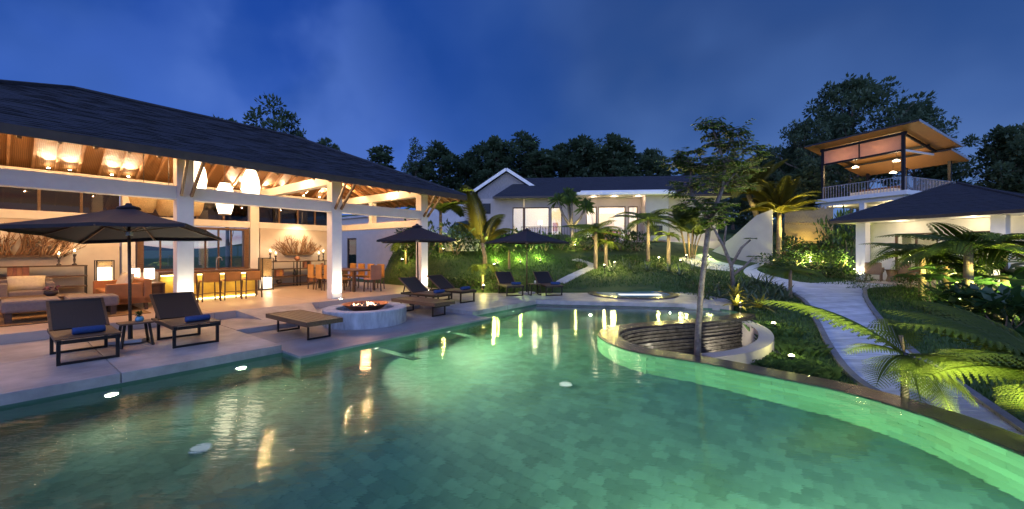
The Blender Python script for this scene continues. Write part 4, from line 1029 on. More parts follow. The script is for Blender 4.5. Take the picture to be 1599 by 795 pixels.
# ---------------------------------------------------------------- villa up the slope
def villa():
    a0 = -R(5); VZ = 2.3
    t = thing('villa', 'long low white villa with dark roof and lit glass rooms up the lawn', 'house', (-2.3, 29.0, VZ), a0)
    def p(a, b, n, m, par=None, bev=0): q = MB(); q.b2(a, b); return q.build(n, m, par or t, bevel=bev)
    D = 4.2
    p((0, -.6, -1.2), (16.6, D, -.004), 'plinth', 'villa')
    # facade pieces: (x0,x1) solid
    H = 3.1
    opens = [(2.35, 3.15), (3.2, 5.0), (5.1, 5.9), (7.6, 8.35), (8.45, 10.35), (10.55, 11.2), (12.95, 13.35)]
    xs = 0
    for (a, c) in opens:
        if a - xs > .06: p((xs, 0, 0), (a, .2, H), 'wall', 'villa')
        else: p((xs, .02, 0), (a, .18, 2.45), 'mullion', 'wood')
        p((a, 0, 2.45), (c, .2, H), 'wall', 'villa')
        w = thing('window', None, None); w.parent = t
        fr = MB()
        for q0, q1 in (((a, .05, 0), (a + .06, .15, 2.448)), ((c - .06, .05, 0), (c, .15, 2.448)), ((a + .06, .05, 2.38), (c - .06, .15, 2.448))): fr.b2(q0, q1)
        fr.build('frame', 'wood', w); p((a + .06, .09, 0), (c - .06, .105, 2.38), 'pane', 'glass', w)
        xs = c
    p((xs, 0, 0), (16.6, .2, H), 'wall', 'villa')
    p((0, D - .2, 0), (16.6, D, H), 'back_wall', 'white'); p((0, .2, 0), (.2, D - .2, H), 'side_wall', 'white'); p((16.4, .2, 0), (16.6, D - .2, H), 'side_wall', 'white')
    for x in (6.6, 11.7): p((x, .2, 0), (x + .12, D - .2, H), 'inner_wall', 'white')
    p((.2, .2, -.003), (16.4, D - .2, .02), 'floor', 'floor'); p((.2, .2, H - .06), (16.4, D - .2, H), 'ceiling', 'white')
    p((8.5, D - .35, 1.05), (10.2, D - .3, 2.3), 'screen', 'cushion'); p((8.3, 1.9, .02), (10.4, 2.8, .8), 'bed', 'tan'); p((3.3, D - .6, .02), (4.9, D - .25, 1.2), 'cabinet', 'grey')
    p((4.3, 1.6, .02), (4.35, 1.65, 1.3), 'lamp_stand', 'blackm'); m = MB(); m.lathe([(.14, 1.3), (.18, 1.35), (.14, 1.6)], 12, c=(4.32, 1.62, 0)); m.build('lamp_shade', 'paper2', t)
    p((5.3, D - .24, .9), (5.7, D - .2, 1.6), 'picture', 'terracotta')
    # roof
    mm = MB(); rn = random.Random(6); e = -.75
    courses((1.0, e, 3.12), (17.6, e, 3.12), (17.6, 2.2, 4.95), (2.9, 2.2, 4.95), 18, mm, jag=.006, rn=rn); courses((17.6, 5.2, 3.12), (1.0, 5.2, 3.12), (2.9, 2.2, 4.95), (17.6, 2.2, 4.95), 18, mm, jag=.006, rn=rn); courses((1.0, 5.2, 3.12), (1.0, e, 3.12), (2.9, 2.2, 4.95), (2.9, 2.2, 4.95), 18, mm)
    mm.build('roof', 'roof', t); q = MB(); q.add([(1.0, e, 3.08), (17.6, e, 3.08), (17.6, 5.2, 3.08), (1.0, 5.2, 3.08)], [(3, 2, 1, 0)]); q.build('soffit', 'white', t)
    p((1.0, e - .05, 3.0), (17.6, e - .004, 3.14), 'fascia', 'fascia')
    # gable wing at the left, a little behind
    q = MB(); q.add([(-.4, 1.2, 3.06), (4.0, 1.2, 3.06), (4.0, 1.2, 3.75), (1.8, 1.2, 5.25), (-.4, 1.2, 3.75), (-.4, 6, 3.06), (4.0, 6, 3.06), (4.0, 6, 3.75), (1.8, 6, 5.25), (-.4, 6, 3.75)], [(0, 1, 2, 3, 4), (9, 8, 7, 6, 5), (0, 5, 6, 1), (1, 6, 7, 2), (4, 9, 5, 0)])
    q.build('gable_wing', mat('grey_boards', (.24, .22, .21), .8, .3, 6, .2, 30, stretch=(9, 1, 1)), t)
    for s in (-1, 1):
        x1 = 1.8 + s * 2.75; q = MB(); q.bar((1.8, .92, 5.42), (x1, .92, 3.62), .06, .22); q.build('barge_board', 'white', t)
        q = MB(); q.add([(1.8, .9, 5.50), (x1, .9, 3.70), (x1, 6.2, 3.70), (1.8, 6.2, 5.50), (1.8, .9, 5.42), (x1, .9, 3.62), (x1, 6.2, 3.62), (1.8, 6.2, 5.42)], [(0, 1, 2, 3), (7, 6, 5, 4), (0, 4, 5, 1), (1, 5, 6, 2), (2, 6, 7, 3)]); q.build('gable_roof', 'roof', t)
    p((.15, -.03, 2.0), (.75, .0, 2.75), 'dark_vent', 'blackm')
    p((-5.2, 1.6, -1.5), (-.42, 1.8, 2.9), 'side_wall', 'concrete')
    # flat white canopy
    p((6.6, -1.9, 3.02), (13.2, -.004, 3.22), 'canopy', 'white', bev=.01); p((7.1, -1.6, 3.222), (12.9, -.76, 3.36), 'canopy_upstand', 'white')
    p((11.4, -1.35, 0), (12.9, -.0, 3.018), 'wing_wall', 'villa')
    p((11.55, -1.38, .35), (12.5, -1.352, 1.0), 'low_window', 'blackm')
    # balustrade
    r = thing('railing', None, None); r.parent = t
    p((3.0, -.55, .98), (7.4, -.51, 1.02), 'top_rail', 'blackm', r)
    x = 3.0
    while x < 7.4: p((x, -.545, 0), (x + .025, -.515, .98), 'baluster', 'blackm', r); x += .19
    def lp(x, y, z, e, c=(1, .72, .42)):
        o = plight((0, 0, 0), e, c, .15); o.location = Matrix.Translation((-2.3, 29.0, VZ)) @ Matrix.Rotation(a0, 4, 'Z') @ Vector((x, y, z))
    for x, e in ((1.4, 30), (3.9, 135), (5.5, 100), (8.3, 105), (9.6, 170), (10.9, 90), (13.6, 30)): lp(x, 1.8, 2.75, e)
    for x in (8.0, 9.4, 11.0): lp(x, -1.0, 2.9, 14, (1, .72, .5))
    for x, e in ((1.2, 10), (4.0, 12), (13.9, 20), (15.6, 26)): lp(x, -1.3, .35, e, (1, .86, .55))
    return t
villa()
# blue domed day seat on the lawn
g = gp(727, 389); t = thing('daybed', 'round white outdoor daybed with blue domed hood on the upper lawn', 'daybed', g)
m = MB(); m.lathe([(1.0, -.1), (1.05, .3), (1.0, .5), (.9, .54), (.001, .56)], 24, cap=False); m.build('base', 'white', t, smooth=True)
M['bluehood'] = mat('blue_hood', (.09, .20, .30), .7, .15, 6); m = MB(); m.lathe([(.88, .545), (.9, .8), (.78, 1.1), (.5, 1.32), (.001, 1.42)], 24, cap=False); m.build('hood', 'bluehood', t, smooth=True)

# ---------------------------------------------------------------- white stair wall
t = thing('white_wall', 'white garden wall with a steeply sloping top behind the palms', 'wall', (0, 0, 0))
a = Vector((X(1112, 25.5), 25.5, 0)); c = Vector((X(1206, 23.5), 23.5, 0)); d = (c - a).normalized(); n_ = Vector((-d.y, d.x, 0)) * .25
pts = [(a, .2, 1.6), (a.lerp(c, .35), .2, 2.45), (a.lerp(c, .75), .2, 3.75), (c, .2, 4.05)]
q = MB(); k = len(pts)
q.v = [(p.x, p.y, z0) for p, z0, z1 in pts] + [(p.x, p.y, z1) for p, z0, z1 in pts] + [(p.x + n_.x, p.y + n_.y, z0) for p, z0, z1 in pts] + [(p.x + n_.x, p.y + n_.y, z1) for p, z0, z1 in pts]
for i in range(k - 1): q.f += [(i, i + 1, k + i + 1, k + i), (2 * k + i, 3 * k + i, 3 * k + i + 1, 2 * k + i + 1), (k + i, k + i + 1, 3 * k + i + 1, 3 * k + i)]
q.f += [(0, k, 3 * k, 2 * k), (k - 1, 3 * k - 1, 4 * k - 1, 2 * k - 1)]; q.build('wall_face', 'villa', t)
# long low white wall running up from the villa
a2 = Vector((X(1085, 26), 26, 0)); q = MB(); q.add([(a2.x, a2.y, .5), (a.x, a.y, .5), (a.x, a.y, 1.59), (a2.x, a2.y, 1.3), (a2.x, a2.y + .25, .5), (a.x, a.y + .25, .5), (a.x, a.y + .25, 1.59), (a2.x, a2.y + .25, 1.3)], [(0, 1, 2, 3), (3, 2, 6, 7), (7, 6, 5, 4), (0, 3, 7, 4)]); q.build('low_wall', 'villa', t)

# ---------------------------------------------------------------- right-hand house with pyramid roof
HA = math.atan2(-.935, .355)
def rhouse():
    Z0 = .24; base = Vector((16.3, 18.5, Z0))
    t = thing('garden_house', 'white garden pavilion house with dark pyramid roof at right', 'house', base, HA)
    # local x runs towards the camera along the porch, local y away from the lawn (to the right)
    def p(a, b, n, m, par=None, bev=0): q = MB(); q.b2(a, b); return q.build(n, m, par or t, bevel=bev)
    p((-.9, -.9, -.6), (6.0, 6.2, -.004), 'floor', 'floor')
    for x in (0, 4.25): p((x - .19, -.19, 0), (x + .19, .19, 2.66), 'column', 'white', bev=.01)
    p((-.2, 1.15, 0), (.62, 1.35, 2.66), 'wall', 'white'); p((2.1, 1.15, 0), (2.9, 1.35, 2.66), 'wall', 'white'); p((3.9, 1.15, 0), (5.3, 1.35, 2.66), 'wall', 'white')
    p((.62, 1.15, 2.15), (2.1, 1.35, 2.66), 'wall', 'white'); p((2.9, 1.15, 2.15), (3.9, 1.35, 2.66), 'wall', 'white')
    p((-.4, 1.351, 0), (-.2, 5.6, 2.66), 'wall', 'white'); p((-.2, 5.4, 0), (5.3, 5.6, 2.66), 'wall', 'white'); p((5.3, 1.15, 0), (5.5, 5.6, 2.66), 'wall', 'white')
    for (a, c) in ((.62, 2.1), (2.9, 3.9)):
        w = thing('door', None, None); w.parent = t; fr = MB()
        for q0, q1 in (((a, 1.2, 0), (a + .07, 1.3, 2.148)), ((c - .07, 1.2, 0), (c, 1.3, 2.148)), ((a + .07, 1.2, 2.08), (c - .07, 1.3, 2.148)), (((a + c) / 2 - .03, 1.2, 0), ((a + c) / 2 + .03, 1.3, 2.08))): fr.b2(q0, q1)
        fr.build('frame', 'wood', w); p((a + .07, 1.24, 0), ((a + c) / 2 - .03, 1.25, 2.08), 'pane', 'glass', w); p(((a + c) / 2 + .03, 1.24, 0), (c - .07, 1.25, 2.08), 'pane', 'glass', w)
    for k in range(9): q = MB(); q.tube([(.72 + .035 * k, 1.6 + .03 * (k % 2), .03), (.72 + .035 * k, 1.6 + .03 * (k % 2), 2.1)], .028, 6); q.build('curtain_fold', 'cushion', t)
    ze = 2.78; e0, e1, f0, f1 = -.9, 5.9, -.85, 6.0
    mm = MB(); rn = random.Random(9); ap0 = (2.05, 2.4, 4.3); ap1 = (2.2, 2.46, 4.3)
    E = [(e0, f0, ze), (e1, f0, ze), (e1, f1, ze), (e0, f1, ze)]
    courses(E[0], E[1], ap1, ap0, 26, mm, jag=.006, rn=rn); courses(E[2], E[3], ap0, ap1, 26, mm, jag=.006, rn=rn); courses(E[1], E[2], ap1, ap1, 26, mm, jag=.006, rn=rn); courses(E[3], E[0], ap0, ap0, 26, mm, jag=.006, rn=rn)
    mm.build('roof', 'roof', t)
    q = MB(); q.add([(a, b, c - .10) for a, b, c in E], [(3, 2, 1, 0)]); q.build('soffit', 'white', t)
    for i in range(4):
        a, c = Vector(E[i]), Vector(E[(i + 1) % 4]); d = (c - a).normalized() * .025; q = MB(); q.bar(a + Vector((0, 0, -.06)) - d, c + Vector((0, 0, -.06)) + d, .05, .13); q.build('fascia', 'fascia', t)
    mm = MB()
    for a in E[:2]: mm.tube([Vector(a) + Vector((0, 0, .02)), Vector(ap0 if a is E[0] else ap1) + Vector((0, 0, .03))], .05, 6)
    mm.build('ridge_cap', 'roof', t)
    Mx = Matrix.Translation(base) @ Matrix.Rotation(HA, 4, 'Z')
    for (x, y, z, e) in ((1.2, .4, 2.45, 16), (3.4, .4, 2.45, 20), (1.6, 3, 2.2, 55), (3.8, 3, 2.2, 45)): plight(Mx @ Vector((x, y, z)), e, (1, .80, .48), .1)
    for x in (0, 4.25): slight(Mx @ Vector((x, -.42, .06)), Mx @ Vector((x, -.15, 2.6)), 42, 90, CREAM, .04)
    slight(Mx @ Vector((4.25, -.5, 1.2)), Mx @ Vector((4.25, -.15, 2.4)), 26, 90, CREAM, .04)
    # rattan chairs on the porch
    def rchair(loc, rz, label):
        c = thing('rattan_chair', label, 'chair', Mx @ Vector(loc), HA + rz)
        q = MB(); q.box((0, 0, .36), (.56, .56, .14)); q.build('seat', 'rattan', c, bevel=.03); q = MB(); q.box((0, .25, .62), (.58, .09, .44)); q.build('backrest', 'rattan', c, bevel=.03)
        for s in (-1, 1): q = MB(); q.box((s * .29, -.02, .5), (.07, .5, .22)); q.build('armrest', 'rattan', c, bevel=.02)
        for x in (-.24, .24):
            for y in (-.24, .24): q = MB(); q.box((x, y, .145), (.05, .05, .29)); q.build('leg', 'rattan', c)
    rchair((.35, .15, 0), R(200), 'brown rattan chair on the right house porch, nearer its corner column'); rchair((1.45, .55, 0), R(80), 'brown rattan chair on the right house porch, by the glass door')
    c = thing('porch_table', 'small round rattan table between the porch chairs', 'table', Mx @ Vector((.9, .35, 0))); m = MB(); m.lathe([(.3, .5), (.32, .53), (.001, .54)], 20, cap=False); m.build('top', 'wood', c); m = MB(); m.lathe([(.2, 0), (.14, .25), (.2, .5)], 14); m.build('base', 'rattan', c)
rhouse()

# ---------------------------------------------------------------- tower with upper deck
def tower():
    base = Vector((28.5, 29.0, 0)); AZ = math.atan2(.935, -.355)
    t = thing('lookout_tower', 'tall open deck tower with tilted timber roof at upper right', 'tower', base, AZ)
    # local x: along the long side going away from the camera, local y: towards the left (negative = right)
    def p(a, b, n, m, par=None, bev=0): q = MB(); q.b2(a, b); return q.build(n, m, par or t, bevel=bev)
    ZS = 6.0; L = 5.4; Dp = 6.6
    p((-.35, -Dp - .3, ZS - .32), (L + .4, .35, ZS), 'deck_slab', 'white', bev=.01)
    p((-.05, -Dp, ZS - .62), (L + .1, .05, ZS - .322), 'slab_beam', 'white')
    for x in (.1, L - .1):
        for y in (-.1, -Dp + .3): p((x - .2, y - .2, 1.0), (x + .2, y + .2, ZS - .622), 'column', 'white', bev=.01)
    p((2.4, -.3, 1.0), (2.75, .02, ZS - .622), 'column', 'white')
    p((.3, -Dp + .1, 1.4), (L - .3, -Dp + .3, ZS - .63), 'back_wall', 'plaster')
    zt = 10.3; sr = .225                       # roof falls towards -y
    def rz_(y): return zt + sr * y
    posts = [(0, 0), (L, 0), (0, -Dp + .4), (L, -Dp + .4), (L * .5, -Dp + .4)]
    for (x, y) in posts: p((x - .09, y - .09, ZS), (x + .09, y + .09, rz_(y) - .02), 'post', 'blackm')
    for y in (0, -2.9): q = MB(); q.bar((-.2, y, rz_(y) - .13), (L + .2, y, rz_(y) - .13), .10, .2); q.build('beam', 'blackm', t)
    for x in (0, L): q = MB(); q.bar((x, 0, rz_(0) - .14), (x, -Dp + .3, rz_(-Dp + .3) - .14), .1, .2); q.build('beam', 'blackm', t)
    p((.1, -.05, rz_(0) - 1.42), (L - .1, .05, rz_(0) - 1.28), 'cross_rail', 'blackm'); 
    q = MB(); q.bar((0, -.1, rz_(0) - 1.35), (0, -3.9, rz_(0) - 1.35), .1, .14); q.build('cross_rail', 'white', t)
    M['screen'] = mat('rose_screen', (.66, .46, .36), .8, .06, 3, trans=.6)
    for (a, c) in ((.10, 2.7), (2.8, L - .10)): p((a, -.012, rz_(0) - 1.278), (c, .012, rz_(0) - .235), 'screen_panel', 'screen')
    p((2.71, -.04, rz_(0) - 1.278), (2.79, .04, rz_(0) - .24), 'mullion', 'blackm')
    # upper roof slab and the lower lap
    def slabroof(x0, x1, y0, y1, off, n):
        q = MB(); zz = [rz_(y0) + off, rz_(y1) + off]
        q.add([(x0, y0, zz[0]), (x1, y0, zz[0]), (x1, y1, zz[1]), (x0, y1, zz[1])], [(0, 1, 2, 3)]); q.build('timber_soffit', 'soffit', t)
        q = MB(); h = .13
        q.add([(x0, y0, zz[0] + .004), (x1, y0, zz[0] + .004), (x1, y1, zz[1] + .004), (x0, y1, zz[1] + .004), (x0, y0, zz[0] + h), (x1, y0, zz[0] + h), (x1, y1, zz[1] + h), (x0, y1, zz[1] + h)], [(4, 5, 6, 7), (0, 4, 7, 3), (1, 2, 6, 5), (0, 1, 5, 4), (2, 3, 7, 6), (0, 3, 2, 1)]); q.build('roof', 'roof', t)
        q = MB(); q.bar((x0 - .03, y0, zz[0] + h / 2), (x0 - .03, y1, zz[1] + h / 2), .04, .17); q.build('edge_trim', 'steel', t)
    slabroof(-1.3, L + .9, 1.0, -4.6, .02, 0); slabroof(-.9, L + .7, -4.1, -Dp - .1, -.28, 1)
    # railing
    r = thing('railing', None, None); r.parent = t
    def rail(a, c):
        a = Vector(a); c = Vector(c); q = MB(); q.bar(a + Vector((0, 0, 1.0)), c + Vector((0, 0, 1.0)), .05, .04); q.build('handrail', 'steel', r)
        n = int((c - a).length / .2)
        for i in range(n + 1): b = a.lerp(c, i / n); q = MB(); q.box((b.x, b.y, ZS + .49), (.03, .03, .98)); q.build('baluster', 'steel', r)
    rail((.1, .15, ZS), (L - .1, .15, ZS)); rail((-.15, .1, ZS), (-.15, -Dp, ZS))
    q = MB(); q.b2((1.2, -2.6, ZS), (4.2, -1.4, ZS + .45)); q.build('sofa', 'cushion', t, bevel=.05); q = MB(); q.b2((1.2, -2.75, ZS), (4.2, -2.604, ZS + .75)); q.build('sofa_back', 'wood', t)
    Mx = Matrix.Translation(base) @ Matrix.Rotation(AZ, 4, 'Z')
    for (x, y, e) in ((4.2, -2.2, 55), (1.5, -2.3, 55), (2.8, -4.6, 40)):
        z = rz_(y) - 1.15; m = MB(); m.lathe([(.24, 0), (.22, .06), (.06, .16)], 16); m.build('lamp_shade', 'paper2', t, loc=(x, y, z))
        m = MB(); m.tube([(x, y, z + .16), (x, y, rz_(y))], .012, 5); m.build('lamp_cord', 'blackm', t); plight(Mx @ Vector((x, y, z - .2)), e, (1, .68, .32), .15)
    for (x, y, z, e) in ((.6, -.6, ZS - .9, 40), (4.6, -.8, ZS - .9, 60), (2.6, -3, ZS - .9, 50), (1.4, -1.0, 9.35, 45), (4.0, -1.0, 9.35, 45)): plight(Mx @ Vector((x, y, z)), e, (1, .78, .40), .15)
tower()
# bamboo fence behind the palms
t = thing('bamboo_fence', 'yellow brown bamboo pole fence behind the palms beside the tower', 'fence', (0, 0, 0))
f0 = Vector((X(1226, 27), 27, 0)); f1 = Vector((X(1300, 27.5), 27.5, 0)); n = 44; fm = MB(); fm.tube([(0, 0, 0), (0, 0, 3.2)], .04, 6); fme = None
for i in range(n):
    p = f0.lerp(f1, i / (n - 1)); hh = hland(p.x, p.y)
    if fme is None: o = fm.build('pole', 'bamboo', t, smooth=True); fme = o.data
    else: o = link('pole', fme, t)
    o.location = (p.x, p.y, hh - .1); o.scale = (1, 1, rnd.uniform(.97, 1.04))
for z in (.9, 2.2): q = MB(); q.bar(f0 + Vector((0, -.06, 1.3 + z)), f1 + Vector((0, -.06, 1.3 + z)), .05); q.build('rail', 'bamboo', t)

for px in (1236, 1262, 1288): x_ = X(px, 26.2); slight((x_, 26.2, hland(x_, 26.2) + .3), (x_, 27.1, hland(x_, 26.2) + 2.6), 120, 100, YEL)

# ---------------------------------------------------------------- garden paths
def ribbon(L, Rr, name, label, m, lift=.03, planks=0, edge=None, skirt=.15):
    t = thing(name, label, None); t['kind'] = 'structure'; n = len(L)
    def pt(p, dz=0): return Vector((p[0], p[1], hland(p[0], p[1]) + lift + dz))
    sub = 1; b = MB()
    for i in range(n - 1):
        a, c, d, e = pt(L[i]), pt(Rr[i]), pt(Rr[i + 1]), pt(L[i + 1]); dn = Vector((0, 0, -skirt))
        if planks:
            k = planks
            for j in range(k):
                f0, f1 = j / k + .018, (j + 1) / k - .018; P = [a.lerp(e, f0), c.lerp(d, f0), c.lerp(d, f1), a.lerp(e, f1)]; dz = Vector((0, 0, rnd.uniform(-.003, .003)))
                q = MB(); q.add([x + dz for x in P] + [x + dn for x in P], [(0, 1, 2, 3), (0, 4, 5, 1), (1, 5, 6, 2), (2, 6, 7, 3), (3, 7, 4, 0)]); q.build('plank', m, t)
        else:
            b.add([a, c, d, e] + [x + dn for x in (a, c, d, e)], [(0, 1, 2, 3), (0, 4, 5, 1), (1, 5, 6, 2), (2, 6, 7, 3), (3, 7, 4, 0)])
    if not planks: b.build('paving', m, t)
    if edge:
        for S, sg in ((L, 1), (Rr, -1)):
            O = offset(S, -.12 * sg); q = MB()
            for i in range(n - 1):
                a, c, d, e = [Vector((p[0], p[1], hland(p[0], p[1]) + lift + .05)) for p in (S[i], O[i], O[i + 1], S[i + 1])]; dn = Vector((0, 0, -.3)); q.add([a, c, d, e] + [x + dn for x in (a, c, d, e)], [(0, 1, 2, 3), (0, 3, 7, 4), (1, 5, 6, 2), (3, 2, 6, 7), (4, 5, 1, 0)])
            q.build('edging', edge, t)
    return t
def pathpx(Lp, Rp, n): return [tuple(gp(*p)[:2]) for p in catmull(Lp, n)], [tuple(gp(*p)[:2]) for p in catmull(Rp, n)]
# main path, from beside the rim up to the junction, traced on the ground in plan
Lx = catmull([(5.55, 4.6), (5.75, 6.4), (6.75, 8.3), (8.2, 10.6), (9.9, 13.4), (11.0, 16.2)], 6)
Rx = catmull([(6.0, 4.4), (7.15, 6.4), (8.4, 8.5), (10.1, 11.0), (12.2, 13.8), (14.0, 15.9)], 6)
ribbon(Lx, Rx, 'garden_path', 'pale plank path curving past the pool to the garden house', 'path', planks=3, edge='edge')
L2 = catmull([(11.0, 16.2), (12.3, 17.2), (13.6, 17.6), (15.6, 18.0)], 4); R2 = catmull([(14.2, 15.9), (14.6, 16.2), (15.2, 16.4), (16.6, 16.6)], 4)
ribbon(L2, R2, 'garden_path', 'pale path leading on to the garden house porch', 'path')
L3, R3 = pathpx([(1278, 464), (1240, 453), (1195, 441), (1165, 430), (1163, 421), (1180, 413), (1205, 406)], [(1335, 447), (1262, 443), (1215, 434), (1186, 425), (1183, 419), (1196, 412), (1214, 406)], 4)
ribbon(L3, R3, 'garden_path', 'pale path curving left from the junction round the palm bed', 'path')
L4, R4 = pathpx([(868, 441), (885, 432), (905, 423), (918, 417), (912, 411), (893, 407)], [(882, 444), (900, 434), (918, 425), (931, 417), (922, 411), (903, 405)], 4)
ribbon(L4, R4, 'lawn_path', 'narrow pale path winding up the lawn to the villa', 'path', lift=.04)
L5, R5 = pathpx([(1060, 404), (1075, 412), (1100, 420), (1140, 424)], [(1105, 396), (1112, 404), (1125, 410), (1165, 417)], 4)
ribbon(L5, R5, 'lawn_path', 'pale paved path below the white stair wall', 'path', lift=.04)

# ---------------------------------------------------------------- vegetation
def leaves(q, c, rad, n, size, rr, up=.25, droop=.0):
    for _ in range(n):
        while True:
            a = Vector((rr.uniform(-1, 1), rr.uniform(-1, 1), rr.uniform(-1, 1)))
            if a.length < 1: break
        a = a * (a.length ** -.35 if a.length > .05 else 1); p = Vector(c) + Vector((a.x * rad[0], a.y * rad[1], a.z * rad[2]))
        d = (a + Vector((rr.uniform(-.8, .8), rr.uniform(-.8, .8), rr.uniform(-.5, .9) * up * 2 - droop))).normalized(); s = size * rr.uniform(.6, 1.3)
        e = d.cross(Vector((rr.uniform(-.4, .4), rr.uniform(-.4, .4), 1))); e = e.normalized() * s * .28 if e.length > 1e-3 else Vector((s * .3, 0, 0))
        q.add([p, p + d * s * .5 + e, p + d * s, p + d * s * .5 - e], [(0, 1, 2, 3)])
TREES = {}
def make_tree(name, seed, h, spread, clumps, nleaf, leaf, trunk_r, crown0=.35, flat=.55, mt='leafn', bark='bark', fork=.5, top=1.0, cr=.30):
    """returns (trunk mesh, crown mesh) for a tree of height h standing on the origin"""
    rr = random.Random(seed); tk = MB(); cw = MB()
    lean = Vector((rr.uniform(-.06, .06), rr.uniform(-.06, .06), 0)); P = [Vector((0, 0, -.6))]
    for k in range(1, 8): f = k / 7; P.append(Vector((lean.x * h * f + rr.uniform(-.02, .02) * h * f, lean.y * h * f + rr.uniform(-.02, .02) * h * f, h * .9 * f)))
    tk.tube(P, [trunk_r * (1.25 - 1.1 * k / 7) for k in range(8)], 7)
    for k in range(clumps):
        f = crown0 + (1 - crown0) * (k + .5) / clumps; a = k * 2.4 + rr.uniform(-.5, .5)
        prof = math.sin(PI * min(1, (f - crown0) / (1 - crown0) * .80 + .18)) ** .8
        r_ = spread * prof * rr.uniform(.35, 1.0); z = h * f * top
        c = Vector((lean.x * h * f + r_ * math.cos(a), lean.y * h * f + r_ * math.sin(a), z + rr.uniform(-.03, .03) * h))
        i = max(0, min(6, int((f - .14) * 7))); s = P[i].lerp(P[i + 1], .5)
        m_ = s.lerp(c, .55) + Vector((0, 0, -.03 * h)); tk.tube([s, m_, c], [trunk_r * .38 * (1.2 - f), trunk_r * .24 * (1.2 - f), trunk_r * .06], 5)
        R_ = spread * cr * rr.uniform(.7, 1.25); leaves(cw, c, (R_, R_, R_ * flat), nleaf, leaf, rr)
        for s2 in range(2):
            c2 = c + Vector((rr.uniform(-1, 1) * R_, rr.uniform(-1, 1) * R_, rr.uniform(-.5, .6) * R_)); leaves(cw, c2, (R_ * .5, R_ * .5, R_ * .3), nleaf // 3, leaf, rr)
    def me(q, m, n): x = bpy.data.meshes.new(n); x.from_pydata(q.v, [], q.f); x.materials.append(M[m]); return x
    return me(tk, bark, 'trunk'), me(cw, mt, 'crown')
def plant_tree(kind, loc, s, rz, name, label, group=None, sz=None):
    t = thing(name, label, 'tree', loc, rz, group); t.scale = (s, s, sz or s)
    link('trunk', TREES[kind][0], t); link('crown', TREES[kind][1], t); return t
TREES['dense'] = make_tree('a', 1, 10, 2.6, 34, 95, .50, .17, .30, .6, cr=.26)
TREES['dense2'] = make_tree('b', 22, 10, 2.2, 30, 95, .50, .15, .25, .7, cr=.27)
TREES['airy'] = make_tree('c', 33, 10, 3.0, 15, 110, .32, .15, .50, .45, cr=.25)
TREES['slim'] = make_tree('d', 44, 10, 1.3, 14, 130, .40, .12, .40, .7, cr=.36)
TREES['flat'] = make_tree('e', 55, 10, 4.6, 60, 120, .32, .20, .40, .22, cr=.19)
TREES['round'] = make_tree('f', 66, 10, 3.8, 52, 120, .48, .24, .22, .6, cr=.25)
def far_tree(kind, px, Y, top, name, label, rz=0, ws=1.0, group=None):
    x = X(px, Y); z = hland(x, Y); h = Zat(top, Y) - z; return plant_tree(kind, (x, Y, z), h / 10 * ws * .97, rz, name, label, group, sz=h / 10 * .97)
TG = 'trees of the dark wood behind the villa'
LT = [('dense', 692, 48, 226, 'dark broad tree in the wood just right of the pavilion roof tip', 1.1), ('dense2', 722, 52, 238, 'dark tree in the wood above the yellow palm frond', 1.2), ('dense', 752, 50, 228, 'dark tree in the wood left of the villa gable', 1.0), ('dense2', 786, 47, 216, 'dark tree in the wood right above the villa gable', 1.0),
      ('dense', 818, 50, 209, 'tallest dark tree in the wood behind the villa gable', 1.0), ('slim', 846, 46, 232, 'slim dark tree in the wood right of the villa gable', 1.6), ('dense2', 868, 50, 225, 'dark tree in the wood above the left half of the villa roof', 1.2), ('dense', 900, 47, 219, 'dark tree in the wood above the middle of the villa roof', 1.1),
      ('airy', 930, 48, 222, 'airy dark tree in the wood above the canopy of the villa', .9), ('dense2', 953, 46, 217, 'dark pointed tree in the wood over the canopy right end', 1.1), ('dense', 985, 48, 224, 'dark tree in the wood above the right half of the villa roof', 1.1), ('round', 1015, 50, 236, 'low round dark tree at the right end of the wood', .75), ('dense2', 1040, 55, 258, 'low dark tree in the wood left of the near leafy tree', 1.1), ('dense', 770, 60, 236, 'dark tree in the back row of the wood near the gable', 1.3), ('dense2', 905, 60, 240, 'dark tree in the back row of the wood over the villa', 1.4), ('dense', 970, 60, 245, 'dark tree in the back row of the wood at right', 1.3), ('dense2', 840, 60, 240, 'dark tree in the back row of the wood mid way', 1.3)]
for i, (k, px, Y, tp, lb, ws) in enumerate(LT): far_tree(k, px, Y, tp, 'wood_tree', lb, i * 1.3, ws, TG)
far_tree('airy', 425, 40, 156, 'tall_tree', 'tall umbrella crowned tree rising over the pavilion roof ridge', .5, .72)
far_tree('airy', 462, 42, 186, 'tall_tree', 'smaller tree right of the tall umbrella crown above the roof', 2.0, .5)
far_tree('slim', 508, 42, 213, 'small_tree', 'small tree top peeping over the roof, left one of the two low tips', 1.0, .7)
far_tree('slim', 524, 42, 223, 'small_tree', 'small tree top peeping over the roof, right one of the two low tips', 2.4, .5)
far_tree('slim', 355, 42, 182, 'small_tree', 'tree tip just showing over the long roof ridge', 1.7, .9)
far_tree('slim', 596, 44, 226, 'small_tree', 'dark tree standing alone over the lower end of the roof', .3, 1.3)
far_tree('airy', 650, 44, 219, 'thin_tree', 'thin open tree right of the lone dark tree above the roof end', .9, .62)
far_tree('slim', 655, 45, 250, 'small_tree', 'low bushy tree under the thin open tree', .9, 1.4)
far_tree('flat', 1345, 44, 122, 'layered_tree', 'huge layered tree behind the lookout tower roof', .4, .78)
far_tree('flat', 1425, 46, 165, 'layered_tree', 'layered tree with long drooping boughs right behind the tower roof', 2.1, .66)
far_tree('flat', 1248, 42, 190, 'layered_tree', 'layered dark tree left of the lookout tower', 3.3, .62)
far_tree('dense', 1290, 47, 205, 'wood_tree', 'dark tree filling behind the tower posts', 3.0, 1.2)
